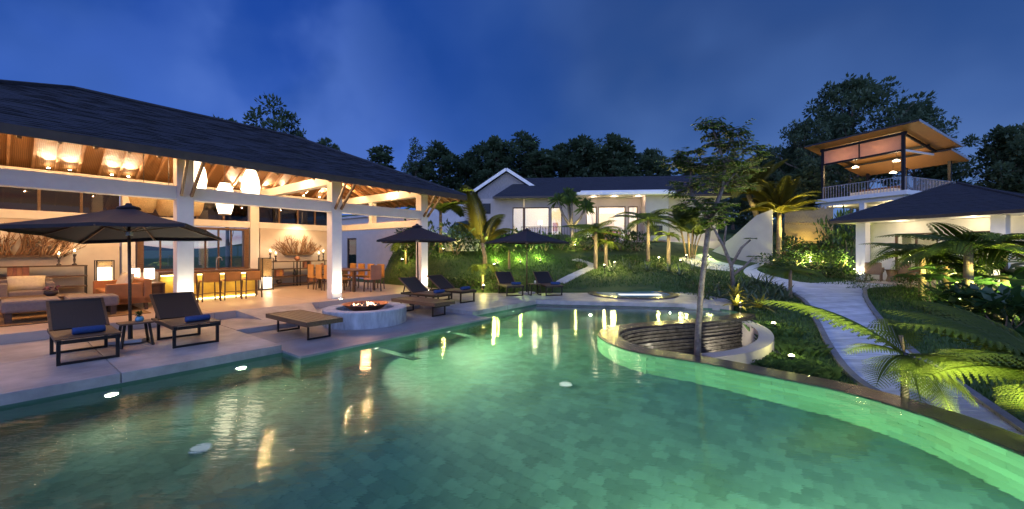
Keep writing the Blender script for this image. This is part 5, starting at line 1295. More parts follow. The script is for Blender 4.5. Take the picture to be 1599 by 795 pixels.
far_tree('airy', 1330, 38, 250, 'thin_tree', 'dark tree seen through the tower upper deck', 1.0, .9)
far_tree('dense2', 1215, 46, 250, 'wood_tree', 'dark tree behind the tall yellow palms', 1.0, 1.3)
far_tree('dense', 1180, 48, 262, 'wood_tree', 'dark tree behind the near leafy tree crown', 2.0, 1.3)
far_tree('dense2', 1110, 50, 258, 'wood_tree', 'dark tree between villa roof and leafy tree', 2.5, 1.3)
far_tree('dense', 1145, 47, 248, 'wood_tree', 'dark tree above the top of the slanted white wall', .6, 1.2)
far_tree('dense2', 1196, 45, 236, 'wood_tree', 'dark tree directly behind the curved yellow palm', 1.6, 1.2)
far_tree('dense', 1230, 49, 232, 'wood_tree', 'dark tree above the bamboo fence', 2.6, 1.2)
far_tree('dense2', 1078, 47, 246, 'wood_tree', 'dark tree over the right end of the villa roof', 2.9, 1.2)
far_tree('round', 1165, 42, 300, 'wood_tree', 'low bushy tree just behind the slanted white wall', 2.9, 1.0)
far_tree('round', 1120, 42, 312, 'wood_tree', 'low bushy tree right of the villa end wall', 1.9, 1.0)
far_tree('round', 1570, 34, 202, 'broad_tree', 'broad dark tree at the right edge over the pyramid roof', 1.2, .82)
far_tree('dense', 1625, 36, 215, 'broad_tree', 'dark tree cut by the right edge of the picture', .2, 1.1)
far_tree('dense2', 1465, 42, 238, 'wood_tree', 'low dark tree right of the tower railing', .2, 1.0)
far_tree('dense', 1255, 40, 268, 'wood_tree', 'dark low tree in front of the layered tree left of the tower', 1.2, 1.5)

# ---- the leafy tree beside the bowl
def near_tree():
    base = Vector((3.12, 6.92, -.5)); t = thing('leafy_tree', 'slender grey trunked leafy tree leaning over the waterfall bowl', 'tree', base); rr = random.Random(17); Y0 = base.y
    def q_(px, py, dy=0): Y = Y0 + dy; return Vector((X(px, Y), Y, Zat(py, Y))) - base
    tk = MB(); tr_ = [q_(1089, 568), q_(1090, 520), q_(1095, 450), q_(1102, 390), q_(1108, 345)]
    tk.tube(tr_, [.062, .052, .045, .043, .045], 9)
    b1 = [q_(1108, 347), q_(1098, 328, .1), q_(1082, 312, .2), q_(1078, 285, .25), q_(1080, 262, .3)]; b2_ = [q_(1108, 347), q_(1117, 325, -.1), q_(1128, 295, -.15), q_(1132, 262, -.1), q_(1122, 225, 0), q_(1112, 200, 0)]; b3 = [q_(1128, 295, -.15), q_(1148, 270, .3), q_(1162, 240, .4)]
    tk.tube(b1, [.05, .044, .04, .03, .016], 7); tk.tube(b2_, [.048, .04, .032, .024, .016, .008], 7); tk.tube(b3, [.028, .018, .007], 6)
    cw = MB()
    def spray(c, R_, n, sz, droop=.25):
        for s in range(int(n / 9)):
            a = rr.uniform(0, 2 * PI); d = Vector((math.cos(a), math.sin(a), rr.uniform(-.25, .35))); p = Vector(c) + Vector((rr.uniform(-.3, .3), rr.uniform(-.3, .3), rr.uniform(-.35, .35))) * R_; L = R_ * rr.uniform(.6, 1.2)
            tk.tube([p, p + d * L], [.005, .002], 3, cap=False)
            for k in range(9):
                f = .2 + .8 * k / 8; o = p + d * L * f; sd = Vector((-d.y, d.x, 0)) * (1 if k % 2 else -1); ld = (sd * .9 + d * .5 + Vector((0, 0, rr.uniform(-.6, .2) - droop))).normalized() * sz * rr.uniform(.7, 1.25); e = ld.cross(Vector((rr.uniform(-.3, .3), 0, 1))).normalized() * sz * .24
                cw.add([o, o + ld * .45 + e, o + ld, o + ld * .45 - e], [(0, 1, 2, 3)])
    for px, py, dy, R_, n in ((1105, 195, 0, .24, 60), (1125, 202, .1, .26, 70), (1150, 208, .2, .25, 60), (1140, 228, .2, .30, 80), (1168, 230, .3, .26, 60), (1120, 225, 0, .22, 50), (1090, 235, .2, .16, 30), (1066, 240, .2, .17, 40), (1052, 252, .3, .20, 50), (1075, 258, .3, .26, 70), (1100, 255, .1, .30, 90), (1135, 255, -.1, .32, 110), (1165, 258, .3, .28, 70), (1182, 245, .4, .2, 40), (1110, 285, -.1, .30, 90), (1075, 290, .3, .28, 80), (1058, 300, .3, .2, 40), (1140, 290, .1, .28, 70), (1095, 318, 0, .26, 70), (1120, 322, -.2, .26, 80), (1068, 322, .1, .2, 40), (1110, 345, -.2, .22, 60), (1128, 345, .1, .18, 40), (1098, 350, .2, .18, 40), (1160, 285, .3, .2, 40)):
        c = q_(px, py, dy); spray(c, R_, n * 3.3, .095)
        near = min(b1 + b2_ + b3, key=lambda v: (v - c).length); tk.tube([near, near.lerp(c, .5) + Vector((0, 0, .02)), c], [.012, .009, .004], 4, cap=False)
    tk.build('trunk', 'palebark', t, smooth=True); cw.build('crown', 'leaft', t)
    plight((3.0, 6.1, .9), 1.2, (1, .9, .6), .1) if False else None
near_tree()

g_ = gp(1208, 519); slight(g_ + Vector((-.05, 0, .25)), (3.25, 7.0, 2.7), 150, 50, YEL); slight((6.6, 11.5, .2), (3.3, 7.0, 2.9), 130, 40, YEL)
# ---- palms: fronds are parts
def frond_mesh(L, leaf, n, curve, mt, fold=.35, hang=.25, wid=.035, seed=0, r0=.02, blade=1.0, base=.12, taper=1.0):
    """palm frond along +x from the origin, arching down"""
    rr = random.Random(seed); q = MB(); P = []; a = 0.0; p = Vector((0, 0, 0)); N_ = 12
    for k in range(N_ + 1): P.append(p.copy()); ang = -curve * (k / N_) ** 1.3; p = p + Vector((math.cos(ang), 0, math.sin(ang))) * L / N_
    q.tube(P, [r0 * (1 - .85 * k / N_) for k in range(N_ + 1)], 5)
    for k in range(n):
        f = base + (1 - base) * k / (n - 1); i = min(N_ - 1, int(f * N_)); c = P[i].lerp(P[i + 1], f * N_ - i); d = (P[i + 1] - P[i]).normalized(); up = Vector((-d.z, 0, d.x))
        ll = leaf * (math.sin(PI * (.12 + .86 * f) ** taper) ** .6) * rr.uniform(.9, 1.08)
        for s in (-1, 1):
            ld = (Vector((0, s, 0)) + d * (.35 + .55 * f) + up * fold + Vector((0, 0, -hang))).normalized(); e = d * wid * blade * .5
            mid = c + ld * ll * .5 + Vector((0, 0, -.02 * ll)); tip = c + ld * ll + Vector((0, 0, -hang * ll * .55)); q.add([c - e * .6, c + e * .6, mid + e, tip, mid - e], [(0, 1, 2, 3, 4)])
    me = bpy.data.meshes.new('frond'); me.from_pydata(q.v, [], q.f); me.materials.append(M[mt]); return me
FR = {'palm': [frond_mesh(1.0, .36, 36, .9 + .25 * k, 'palm', seed=k, wid=.05) for k in range(3)], 'ypalm': [frond_mesh(1.0, .27, 58, .75 + .35 * k, 'ypalm', seed=k + 5, wid=.020, fold=.3, hang=.45) for k in range(3)], 'small': [frond_mesh(1.0, .36, 14, 1.3, 'palm', seed=9, wid=.09), frond_mesh(1.0, .36, 14, 1.8, 'palm', seed=10, wid=.09)]}
def fern_mesh(L, wid, n, curve, mt, seed=0, fine=True, r0=.014):
    """tree-fern frond: every leaflet is itself a comb of small lobes"""
    rr = random.Random(seed); q = MB(); P = []; p = Vector((0, 0, 0)); N_ = 14
    for k in range(N_ + 1): P.append(p.copy()); ang = -curve * (k / N_) ** 1.2; p = p + Vector((math.cos(ang), 0, math.sin(ang))) * L / N_
    q.tube(P, [r0 * (1 - .85 * k / N_) for k in range(N_ + 1)], 5)
    for k in range(n):
        f = .10 + .9 * k / (n - 1); i = min(N_ - 1, int(f * N_)); c = P[i].lerp(P[i + 1], f * N_ - i); d = (P[i + 1] - P[i]).normalized(); up = Vector((-d.z, 0, d.x))
        ll = wid * min(1, (f - .02) * 3.2) ** .7 * (1.02 - f) ** .62 * 1.25 * rr.uniform(.93, 1.06) + .012
        for s in (-1, 1):
            ld = (Vector((0, s, 0)) + d * .42 + up * .08).normalized(); nn = up; m = 9 if fine else 4
            prev = c
            for j in range(m):
                g0 = j / m; a_ = c + ld * ll * g0 + Vector((0, 0, -.30 * ll * g0 ** 1.8)); b_ = c + ld * ll * (j + 1) / m + Vector((0, 0, -.30 * ll * ((j + 1) / m) ** 1.8)); w_ = ll * (.115 if fine else .16) * (1.06 - g0) + .003
                dd = (b_ - a_); sd = d * w_
                for h in (-1, 1):
                    tip = a_ + dd * .75 + sd * h + Vector((0, 0, -.02 * ll)); q.add([a_, a_ + dd * .25 + sd * h * .95, tip, a_ + dd * .92], [(0, 1, 2, 3)])
    me = bpy.data.meshes.new('frond'); me.from_pydata(q.v, [], q.f); me.materials.append(M[mt]); return me
FR['fern'] = [fern_mesh(1.0, .27, 22, .75 + .3 * k, 'fern', seed=k, fine=False) for k in range(3)]
FR['fernbig'] = [fern_mesh(1.0, .36, 23, .60 + .3 * k, 'fern2', seed=k + 7) for k in range(3)]
def crown(t, kind, top, n, L, elev=(.2, 1.0), seed=0, az0=0, jit=.25, only=None):
    rr = random.Random(seed); top = Vector(top)
    for k in range(n):
        a = az0 + k * 2 * PI / n * (1 if not only else 1) + rr.uniform(-jit, jit); e = elev[0] + (elev[1] - elev[0]) * ((k * 7) % n) / max(1, n - 1)
        o = link('frond', FR[kind][k % len(FR[kind])], t, top); o.rotation_euler = (rr.uniform(-.15, .15), -e, a); s = L * rr.uniform(.85, 1.1); o.scale = (s, s, s)
def palm(loc, h, r0, kind, n, L, name, label, elev=(.15, 1.1), lean=(0, 0), seed=0, cat='palm', bark='palmbark', group=None):
    t = thing(name, label, cat, loc, 0, group); q = MB(); P = []
    for k in range(9): f = k / 8; P.append((lean[0] * f ** 1.6, lean[1] * f ** 1.6, -.25 + (h + .25) * f))
    if h > .1: q.tube(P, [r0 * (1.15 - .35 * k / 8 + (.04 if k % 2 else 0)) for k in range(9)], 9); q.build('trunk', bark, t, smooth=True)
    crown(t, kind, P[-1], n, L, elev, seed); return t
LIGHTNO = [0]
def uplight(loc, to, e, label, c=YEL, ang=80, fix=True, glow=True, r=.05):
    loc = Vector(loc); to = Vector(to); d = (to - loc).normalized()
    t = thing('garden_spotlight', label, 'garden light', loc, 0, 'spotlights among the garden plants')
    qt = d.to_track_quat('Z', 'Y').to_euler()
    m = MB(); m.tube([(0, 0, -.2), (0, 0, .08)], .012, 5); m.build('spike', 'blackm', t)
    m = MB(); m.lathe([(.03, -.06), (.05, -.02), (.055, .07)], 12, cap=False); o = m.build('housing', 'blackm', t); o.location = (0, 0, .12); o.rotation_euler = qt
    m = MB(); m.lathe([(.050, .070), (.040, .088), (.022, .100), (.001, .104)], 12, cap=False); o = m.build('lens', 'lens', t); o.location = (0, 0, .12); o.rotation_euler = qt
    slight(loc + Vector((0, 0, .12)) + d * .1, to, e * 3.2, ang, c, r, .7)
    if glow: plight(loc + Vector((0, 0, .34)) + d * .1, min(40, 5 + e * .4), (c[0], c[1], c[2] * .8), .05)
def at_px(px, py): return gp(px, py)
# yellow young coconut left of the far umbrella
g = at_px(754, 452); k = g.y / F
t = palm(g, 1.0, .05, 'small', 7, .75, 'young_palm', 'short lit palm at the lawn foot left of the far umbrella', (.1, .8), seed=4)
uplight(g + Vector((.05, -.35, 0)), g + Vector((0, 0, 1.6)), 40, 'bright spotlight at the foot of the short palm by the deck')
g2 = gp(757, 418)
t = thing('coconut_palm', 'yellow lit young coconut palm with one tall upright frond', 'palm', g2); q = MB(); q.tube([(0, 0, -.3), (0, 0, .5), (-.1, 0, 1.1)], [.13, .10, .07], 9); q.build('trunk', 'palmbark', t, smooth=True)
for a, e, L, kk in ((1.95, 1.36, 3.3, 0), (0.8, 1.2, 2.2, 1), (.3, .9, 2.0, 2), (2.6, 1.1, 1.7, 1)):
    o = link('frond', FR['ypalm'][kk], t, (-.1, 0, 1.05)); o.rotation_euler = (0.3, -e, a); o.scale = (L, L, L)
uplight(g2 + Vector((.5, -1.3, 0)), g2 + Vector((-.4, 0, 3.2)), 620, 'spotlight in front of the yellow coconut frond', ang=60)
g = gp(795, 420); palm(g, .9, .06, 'small', 8, .95, 'young_palm', 'short palm on the lawn right of the yellow frond', (.2, 1.1), seed=6)
# bamboo palm clump behind the second parasol
g = gp(688, 395); t = palm(g, 2.0, .08, 'palm', 14, 1.9, 'clump_palm', 'lush green palm clump behind the right column', (.5, 1.35), seed=8); uplight(g + Vector((.3, -.9, 0)), g + Vector((0, 0, 2.6)), 60, 'spotlight under the palm clump behind the right column')
g = gp(634, 412); palm(g, .9, .05, 'small', 7, .9, 'young_palm', 'small lit plant on the bank right of the annex wall', (.3, 1.2), seed=14); uplight(g + Vector((-.1, -.3, 0)), g + Vector((0, 0, 1.5)), 26, 'spotlight on the bank right of the annex wall')
# dragon tree before the villa
g = gp(893, 388); t = thing('dragon_tree', 'forked dragon tree with mop heads before the villa terrace', 'tree', g); q = MB()
H0 = 3.1; q.tube([(0, 0, -.2), (.03, 0, .7), (-.03, 0, 1.25)], [.16, .13, .12], 8); tips = []
for a, r_, h in ((.4, .95, 2.5), (1.9, .45, 3.0), (3.3, .85, 2.8), (4.6, .5, 2.75), (5.5, 1.0, 2.35), (2.6, .3, 3.15)):
    tp = Vector((r_ * math.cos(a), r_ * math.sin(a) * .6, h)); q.tube([(-.03, 0, 1.2), (tp.x * .6, tp.y * .6, 1.2 + (h - 1.2) * .45), tp], [.10, .07, .05], 6); tips.append(tp)
q.build('trunk', 'palebark', t, smooth=True)
for i, tp in enumerate(tips):
    rr = random.Random(i); q = MB()
    for k in range(46):
        a = rr.uniform(0, 2 * PI); e = rr.uniform(-.7, 1.4); d = Vector((math.cos(a) * math.cos(e), math.sin(a) * math.cos(e), math.sin(e))); L = rr.uniform(.5, .75); s_ = Vector((-math.sin(a), math.cos(a), 0)) * .035; p = tp; m_ = p + d * L * .6 + Vector((0, 0, .02)); e_ = p + d * L + Vector((0, 0, -.16)); q.add([p - s_ * .5, p + s_ * .5, m_ + s_, e_, m_ - s_], [(0, 1, 2, 3, 4)])
    q.build('leaf_head', 'leaf', t)
uplight(g + Vector((.1, -.7, 0)), g + Vector((0, 0, 2.2)), 75, 'spotlight at the foot of the dragon tree')
# tree ferns on the lawn
def treefern(px, py, h, L, n, label, seed, e_up=45, kind='fern', elev=(.05, .75), lit=None, r0=.09, bark='bark'):
    g = gp(px, py); t = palm(g, h, r0, kind, n, L, 'tree_fern', label, elev, seed=seed, cat='tree fern', bark=bark)
    if e_up: uplight(g + Vector((.2, -1.0, 0)), g + Vector((0, 0, h + .3)), e_up * 2.4, lit or ('spotlight under the ' + label[:60]))
    return g
treefern(930, 419, 1.75, 1.75, 12, 'broad tree fern left of the lawn path end', 21, 42, lit='spotlight by the path end under the broad tree fern')
treefern(946, 415, 1.1, .85, 9, 'small bright fern palm beside the broad tree fern', 22, 30, kind='small', lit='spotlight under the small bright fern palm')
treefern(1012, 408, 2.1, 1.9, 12, 'tall tree fern before the white wall of the villa', 23, 60, lit='spotlight on the trunk of the tall tree fern', elev=(.0, .7))
g = treefern(1044, 412, 1.4, .75, 9, 'small pale palm right of the tall tree fern', 24, 26, kind='small', lit='bright spotlight beside the small pale palm')
# clump palm at 1075
g = gp(1078, 404); t = thing('clump_palm', 'lit feathery clump palm left of the leafy tree trunk', 'palm', g); rr = random.Random(31); q = MB()
for k in range(9):
    a = rr.uniform(0, 2 * PI); d = Vector((math.cos(a) * .4, math.sin(a) * .4, 0)); h = rr.uniform(1.2, 2.2); q.tube([d * .5 + Vector((0, 0, -.1)), d + Vector((0, 0, h * .6)), d * 1.5 + Vector((0, 0, h))], .035, 6)
    crown_p = d * 1.5 + Vector((0, 0, h)); crown(t, 'palm', crown_p, 3, 1.4, (.6, 1.3), seed=40 + k, az0=a, jit=1.0)
q.build('stem', 'palmbark', t, smooth=True)
uplight(g + Vector((.5, -.9, 0)), g + Vector((0, 0, 2.6)), 70, 'spotlight right of the feathery clump palm'); uplight(g + Vector((-.6, -.9, 0)), g + Vector((-.2, 0, 2.2)), 40, 'spotlight left of the feathery clump palm')
# two tall yellow palms and the trunk against the white wall
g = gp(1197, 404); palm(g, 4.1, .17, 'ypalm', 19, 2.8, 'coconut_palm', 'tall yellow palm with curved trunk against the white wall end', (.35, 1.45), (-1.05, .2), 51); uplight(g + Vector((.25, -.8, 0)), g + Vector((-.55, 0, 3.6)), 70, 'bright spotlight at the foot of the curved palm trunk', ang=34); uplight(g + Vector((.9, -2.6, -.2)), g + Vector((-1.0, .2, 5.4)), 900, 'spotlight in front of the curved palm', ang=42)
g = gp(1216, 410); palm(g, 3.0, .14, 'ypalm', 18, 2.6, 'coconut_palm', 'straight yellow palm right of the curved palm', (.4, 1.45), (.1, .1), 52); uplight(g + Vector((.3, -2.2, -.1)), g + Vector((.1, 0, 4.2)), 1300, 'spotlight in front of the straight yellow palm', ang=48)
# shrubs, hedges
SH = {}
def shrub_mesh(seed, mt, leaf=.16, n=420):
    rr = random.Random(seed); q = MB()
    for k in range(9): a = rr.uniform(0, 2 * PI); r_ = rr.uniform(0, .62); leaves(q, (r_ * math.cos(a), r_ * math.sin(a), rr.uniform(.3, .75)), (.42, .42, .34), n // 9, leaf, rr, up=.5)
    me = bpy.data.meshes.new('foliage'); me.from_pydata(q.v, [], q.f); me.materials.append(M[mt]); st = MB()
    for k in range(5): a = k * 1.3; st.tube([(0, 0, -.15), (.35 * math.cos(a), .35 * math.sin(a), .5)], [.03, .012], 4)
    m2 = bpy.data.meshes.new('stem'); m2.from_pydata(st.v, [], st.f); m2.materials.append(M['bark']); return me, m2
SH = {'d': shrub_mesh(1, 'leafd'), 'm': shrub_mesh(2, 'leaf'), 'b': shrub_mesh(3, 'broad', .34, 180)}
def shrub(kind, px, py, w, h, label, loc=None, group=None):
    g = Vector(loc) if loc else gp(px, py); t = thing('shrub', label, 'shrub', g, rnd.uniform(0, 6), group); t.scale = (w, w, h); link('foliage', SH[kind][0], t); link('stem', SH[kind][1], t); return t
hd = [(712, 398, 1.3, 1.5, 'dark shrub right of the palm clump behind the right column'), (745, 394, 1.3, 1.4, 'dark shrub behind the yellow coconut frond'), (775, 392, 1.2, 1.0, 'dark hedge shrub below the left villa window'), (800, 391, 1.2, 1.0, 'hedge shrub above the far umbrella, left of its tip'), (826, 391, 1.1, 1.0, 'hedge shrub directly above the far umbrella'), (850, 391, 1.2, 1.0, 'hedge shrub right of the far umbrella tip'), (875, 390, 1.1, .9, 'hedge shrub left of the dragon tree'), (915, 391, 1.3, 1.0, 'hedge shrub right of the dragon tree'), (940, 392, 1.2, 1.1, 'hedge shrub behind the broad tree fern'), (965, 391, 1.3, 1.2, 'dark bush under the lit villa bedroom window'), (992, 392, 1.2, 1.2, 'dark bush left of the tall tree fern'), (665, 402, 1.4, 1.6, 'dark bush at the bank top behind the second parasol'), (640, 400, 1.2, 1.6, 'dark bush beside the annex wall on the bank')]
for px, py, w, h, l in hd: shrub('m' if px % 2 else 'd', px, py, w, h, l, group='hedge plants along the villa')
for px, py, e, l in ((778, 398, 16, 'left spotlight in the hedge above the far umbrella'), (812, 398, 20, 'middle spotlight in the hedge above the far umbrella'), (842, 398, 22, 'right spotlight in the hedge above the far umbrella'), (1098, 398, 30, 'spotlight in the low hedge behind the leafy tree trunk')): g = gp(px, py) + Vector((0, -.9, 0)); g.z = hland(g.x, g.y); uplight(g, g + Vector((0, 1.0, .6)), e * 2.5, l, (.75, 1, .25), 120)
for px, py, w, h, l in ((1228, 398, 1.4, 1.4, 'tall bush behind the straight yellow palm'), (1255, 402, 1.6, 1.0, 'bush before the bamboo fence, left half'), (1282, 403, 1.4, 1.1, 'bush before the bamboo fence, right half'), (1306, 404, 1.3, 3.0, 'tall dark bush left of the corner column of the right house'), (1325, 408, 1.0, 2.6, 'lit climbing bush beside the corner column of the right house'), (1368, 408, .9, 2.4, 'bush between corner column and house wall'), (1240, 418, 1.3, 1.0, 'low bush in the palm bed, left part'), (1275, 420, 1.3, 1.0, 'low bush in the palm bed, middle part'), (1308, 422, 1.2, 1.1, 'low bush in the palm bed, right part'), (1205, 418, 1.1, .8, 'low bush at the left tip of the palm bed')): shrub('m' if px % 2 else 'd', px, py, w, h, l, group='bushes of the palm bed')
for px, py, dz, e, l in ((1262, 412, 2.2, 85, 'spotlight in the palm bed lighting the bamboo fence'), (1306, 420, 2.4, 70, 'spotlight at the left foot of the tall dark bush'), (1332, 424, 2.6, 70, 'spotlight beside the corner column of the right house'), (1235, 416, 1.6, 45, 'spotlight among the bushes right of the straight palm')): g = gp(px, py) + Vector((0, -1.2, 0)); g.z = hland(g.x, g.y); uplight(g, g + Vector((.05, 1.3, dz * .8)), e * 2.6, l, (.95, .95, .25), 100)
# bare frangipani and the pot plant cluster at the rim
g = gp(1140, 455); t = thing('frangipani', 'bare pale forked frangipani behind the bowl', 'tree', (g.x, g.y, g.z)); q = MB()
sc = g.y / F
def fp(dx, dy, dd=0): return Vector((dx * sc, dd, dy * sc))
for P, r_ in (([fp(6, -5), fp(2, 40), fp(-10, 70), fp(-24, 95)], [.09, .07, .06, .04]), ([fp(2, 40), fp(18, 68), fp(32, 80)], [.06, .05, .035]), ([fp(4, 25), fp(22, 38), fp(36, 52)], [.06, .045, .035]), ([fp(-10, 70), fp(-6, 100), fp(-12, 118)], [.045, .035, .02]), ([fp(-24, 95), fp(-36, 110), fp(-34, 128)], [.035, .03, .02]), ([fp(-24, 95), fp(-14, 115)], [.03, .02])): q.tube(P, r_, 7)
q.build('trunk', 'palebark', t, smooth=True)
rr = random.Random(3)
for c in (fp(34, 82), fp(38, 54), fp(-12, 120), fp(-34, 130)):
    q = MB()
    for k in range(6): a = rr.uniform(0, 6.3); d = Vector((math.cos(a), math.sin(a), .2)) * .32; s_ = Vector((-d.y, d.x, 0)) * .3; q.add([c, c + d * .55 + s_, c + d + Vector((0, 0, -.08)), c + d * .55 - s_], [(0, 1, 2, 3)])
    q.build('leaf', 'leaf', t)
def rosette(loc, n, L, wid, mt, label, seed, name='agave', cat='agave', group=None, droop=.45, elev=(.15, 1.25)):
    rr = random.Random(seed); q = MB()
    for k in range(n):
        a = k * 2.4 + rr.uniform(-.2, .2); e = elev[0] + (elev[1] - elev[0]) * (k / n); l_ = L * rr.uniform(.8, 1.15); d = Vector((math.cos(a), math.sin(a), 0)); s_ = Vector((-math.sin(a), math.cos(a), 0)) * wid / 2; P = []
        for i in range(5): f = i / 4; P.append((d * l_ * f * math.cos(e) + Vector((0, 0, l_ * f * math.sin(e) - droop * l_ * f * f * math.cos(e))), (.75, 1, .9, .6, .05)[i]))
        vs = []; 
        for p, w_ in P: vs += [p - s_ * w_ + Vector((0, 0, .18 * wid * w_)), p, p + s_ * w_ + Vector((0, 0, .18 * wid * w_))]
        q.add(vs, [f for i in range(4) for f in ((3 * i, 3 * i + 1, 3 * i + 4, 3 * i + 3), (3 * i + 1, 3 * i + 2, 3 * i + 5, 3 * i + 4))])
    o = q.build(name, mt, loc=(loc[0], loc[1], loc[2] - .03)); return tag(o, label, cat, group)
RG = 'striped spiky plants edging the lawn'
for i, (px, py, l) in enumerate(((955, 424, 'green and white spiky plant first from the left along the lawn edge'), (985, 423, 'spiky plant second from the left along the lawn edge'), (1010, 424, 'spiky plant in front of the tall tree fern'), (1044, 425, 'spiky plant under the bright spotlight of the pale palm'), (1082, 424, 'spiky plant left behind the leafy tree trunk'), (1100, 424, 'spiky plant right behind the leafy tree trunk'), (975, 418, 'yellowish spiky plant behind the first of the lawn edge row'), (1062, 431, 'spiky plant at the right end of the lawn edge'))): rosette(gp(px, py), 20, .75, .06, 'agave', l, i, 'spiky_plant', 'spiky plant', RG)
g = gp(965, 424); uplight(g + Vector((-.3, .2, 0)), g + Vector((.2, .3, .6)), 12, 'spotlight in the spiky plants right of the broad tree fern', CREAM, 110)
# grey-green agave mass behind the bowl
AG = 'grey green agaves massed behind the bowl'
ax = [(1110, 462), (1128, 470), (1152, 462), (1172, 468), (1190, 460), (1165, 452), (1205, 468), (1186, 476), (1215, 458), (1226, 470), (1146, 452), (1160, 480), (1205, 486), (1180, 446), (1198, 448)]
an = ['by the trunk of the leafy tree', 'just right of the leafy tree trunk', 'left of the mass centre', 'at the front of the mass centre', 'at the middle of the mass', 'at the back left of the mass', 'at the right front of the mass', 'low at the mass front', 'at the far right of the mass', 'next to the plank path', 'at the back beside the frangipani', 'nearest the bowl rim', 'nearest the white bowl seat', 'at the very back, left', 'at the very back, right']
for i, ((px, py), l) in enumerate(zip(ax, an)): rosette(gp(px, py), 24, .78, .075, 'agave', 'grey green agave ' + l, 60 + i, 'agave', 'agave', AG)
for i, (x, y, l) in enumerate(((5.7, 11.55, 'yellow bromeliad cluster lit at the pool rim'), (5.2, 12.0, 'green bromeliad left of the lit cluster'), (6.0, 12.1, 'yellow bromeliad behind the lit cluster'))): pass
bx = [((6.7, 11.9), 'yellow lit bromeliad at the pool rim beside the leafy tree'), ((6.9, 12.3), 'yellow bromeliad just behind the lit one at the rim'), ((7.15, 11.5), 'yellow bromeliad right of the lit one at the rim')]
for i, ((x, y), l) in enumerate(bx): rosette((x, y, -.02 + .25 * (i == 1)), 16, .55, .11, 'brom', l, 80 + i, 'bromeliad', 'bromeliad', None)
uplight((6.62, 11.55, -.1), (6.9, 12.2, .5), 16, 'spotlight at the pool rim under the yellow bromeliads', YEL, 110)
for i, (px, py, w, h, l) in enumerate(((1078, 452, .5, .6, 'low dark green shrub left of the leafy tree at the spa'), (1100, 470, .5, .7, 'round green shrub behind the leafy tree trunk'), (1120, 455, .5, .8, 'green shrub right behind the leafy tree trunk'))): shrub('m', px, py, w, h, l, group='low shrubs beside the spa')
# tree fern on the plank path side
treefern(1234, 466, 1.0, 1.15, 10, 'dark trunked tree fern at the left of the plank path', 71, 0, elev=(-.1, .5), r0=.06)
g = gp(1236, 466); slight(g + Vector((.4, -.6, .1)), g + Vector((0, 0, 1.3)), 12, 90, YEL)
# right bed in front of the garden house
g = treefern(1440, 466, 1.6, 1.9, 15, 'tree fern beside the star bright spotlight on the right bed', 72, 170, elev=(-.05, .6), r0=.10, bark='palmbark', lit='star bright spotlight on the right lawn bed')
g = treefern(1512, 486, 2.0, 2.0, 16, 'tree fern with thick ringed trunk in front of the garden house', 73, 150, elev=(.0, .7), r0=.12, bark='palmbark', lit='hidden spotlight at the thick ringed fern trunk')
def bigleaf(loc, n, L, W_, label, seed, mt='broad', name='heliconia'):
    rr = random.Random(seed); t = thing(name, label, 'broad leaf plant', loc)
    for k in range(n):
        a = k * 2.4 + rr.uniform(-.3, .3); e = rr.uniform(.75, 1.35); st = L * rr.uniform(.5, .9); d = Vector((math.cos(a), math.sin(a), 0)); p0 = Vector((0, 0, -.1)); p1 = d * st * math.cos(e) + Vector((0, 0, st * math.sin(e))); q = MB(); q.tube([p0, p1], [.022, .012], 5); s_ = Vector((-d.y, d.x, 0)); vs = []; L2 = L * rr.uniform(.5, .75); N_ = 7
        for i in range(N_ + 1):
            f = i / N_; b = p1 + d * L2 * f * math.cos(e * (1 - f * .9)) + Vector((0, 0, L2 * (f * .75 - f * f * .62))); w_ = W_ * (math.sin(PI * min(.999, .04 + f * .95)) ** .7) * .5
            vs += [b - s_ * w_ + Vector((0, 0, .25 * w_)), b, b + s_ * w_ + Vector((0, 0, .25 * w_))]
        q.add(vs, [f for i in range(N_) for f in ((3 * i, 3 * i + 1, 3 * i + 4, 3 * i + 3), (3 * i + 1, 3 * i + 2, 3 * i + 5, 3 * i + 4))]); q.build('leaf', mt, t, smooth=True)
    return t
HG = [((1462, 470), 9, 1.1, .42, 'broad leaf plant just right of the star bright spotlight'), ((1490, 478), 10, 1.3, .45, 'broad leaf plant left of the ringed fern trunk'), ((1540, 482), 11, 1.5, .5, 'broad leaf plant right of the ringed fern trunk'), ((1575, 478), 11, 1.6, .5, 'tall broad leaf plant under the second house column'), ((1598, 490), 10, 1.5, .5, 'broad leaf plant at the right picture edge'), ((1560, 505), 10, 1.2, .42, 'broad leaf plant above the near fern fronds'), ((1475, 455), 9, 1.3, .45, 'broad leaf plant before the glass door of the garden house'), ((1530, 462), 10, 1.7, .5, 'tall broad leaf plant behind the ringed fern trunk'), ((1590, 520), 9, 1.1, .4, 'broad leaf plant low at the right edge')]
for i, (p, n, L, w_, l) in enumerate(HG): bigleaf(gp(*p), n, L, w_, l, 90 + i)
g = gp(1455, 468); slight(g + Vector((0, -.9, .1)), g + Vector((.6, .5, .9)), 90, 110, (.85, 1, .4))
for px, py, e in ((1548, 492, 170), (1585, 498, 150), (1500, 480, 120)): g = gp(px, py); slight(g + Vector((0, -.8, .1)), g + Vector((0, .6, 1.2)), e, 110, (.8, 1, .35))
treefern(1478, 462, 1.5, 1.8, 13, 'tree fern between the star bright spotlight and the ringed trunk', 74, 60, elev=(.0, .6), bark='palmbark', lit='spotlight low behind the broad leaves of the right bed')
treefern(1568, 480, 2.1, 1.9, 14, 'tree fern under the second column of the garden house', 75, 60, elev=(.0, .7), bark='palmbark', lit='spotlight low in the broad leaves under the second house column')
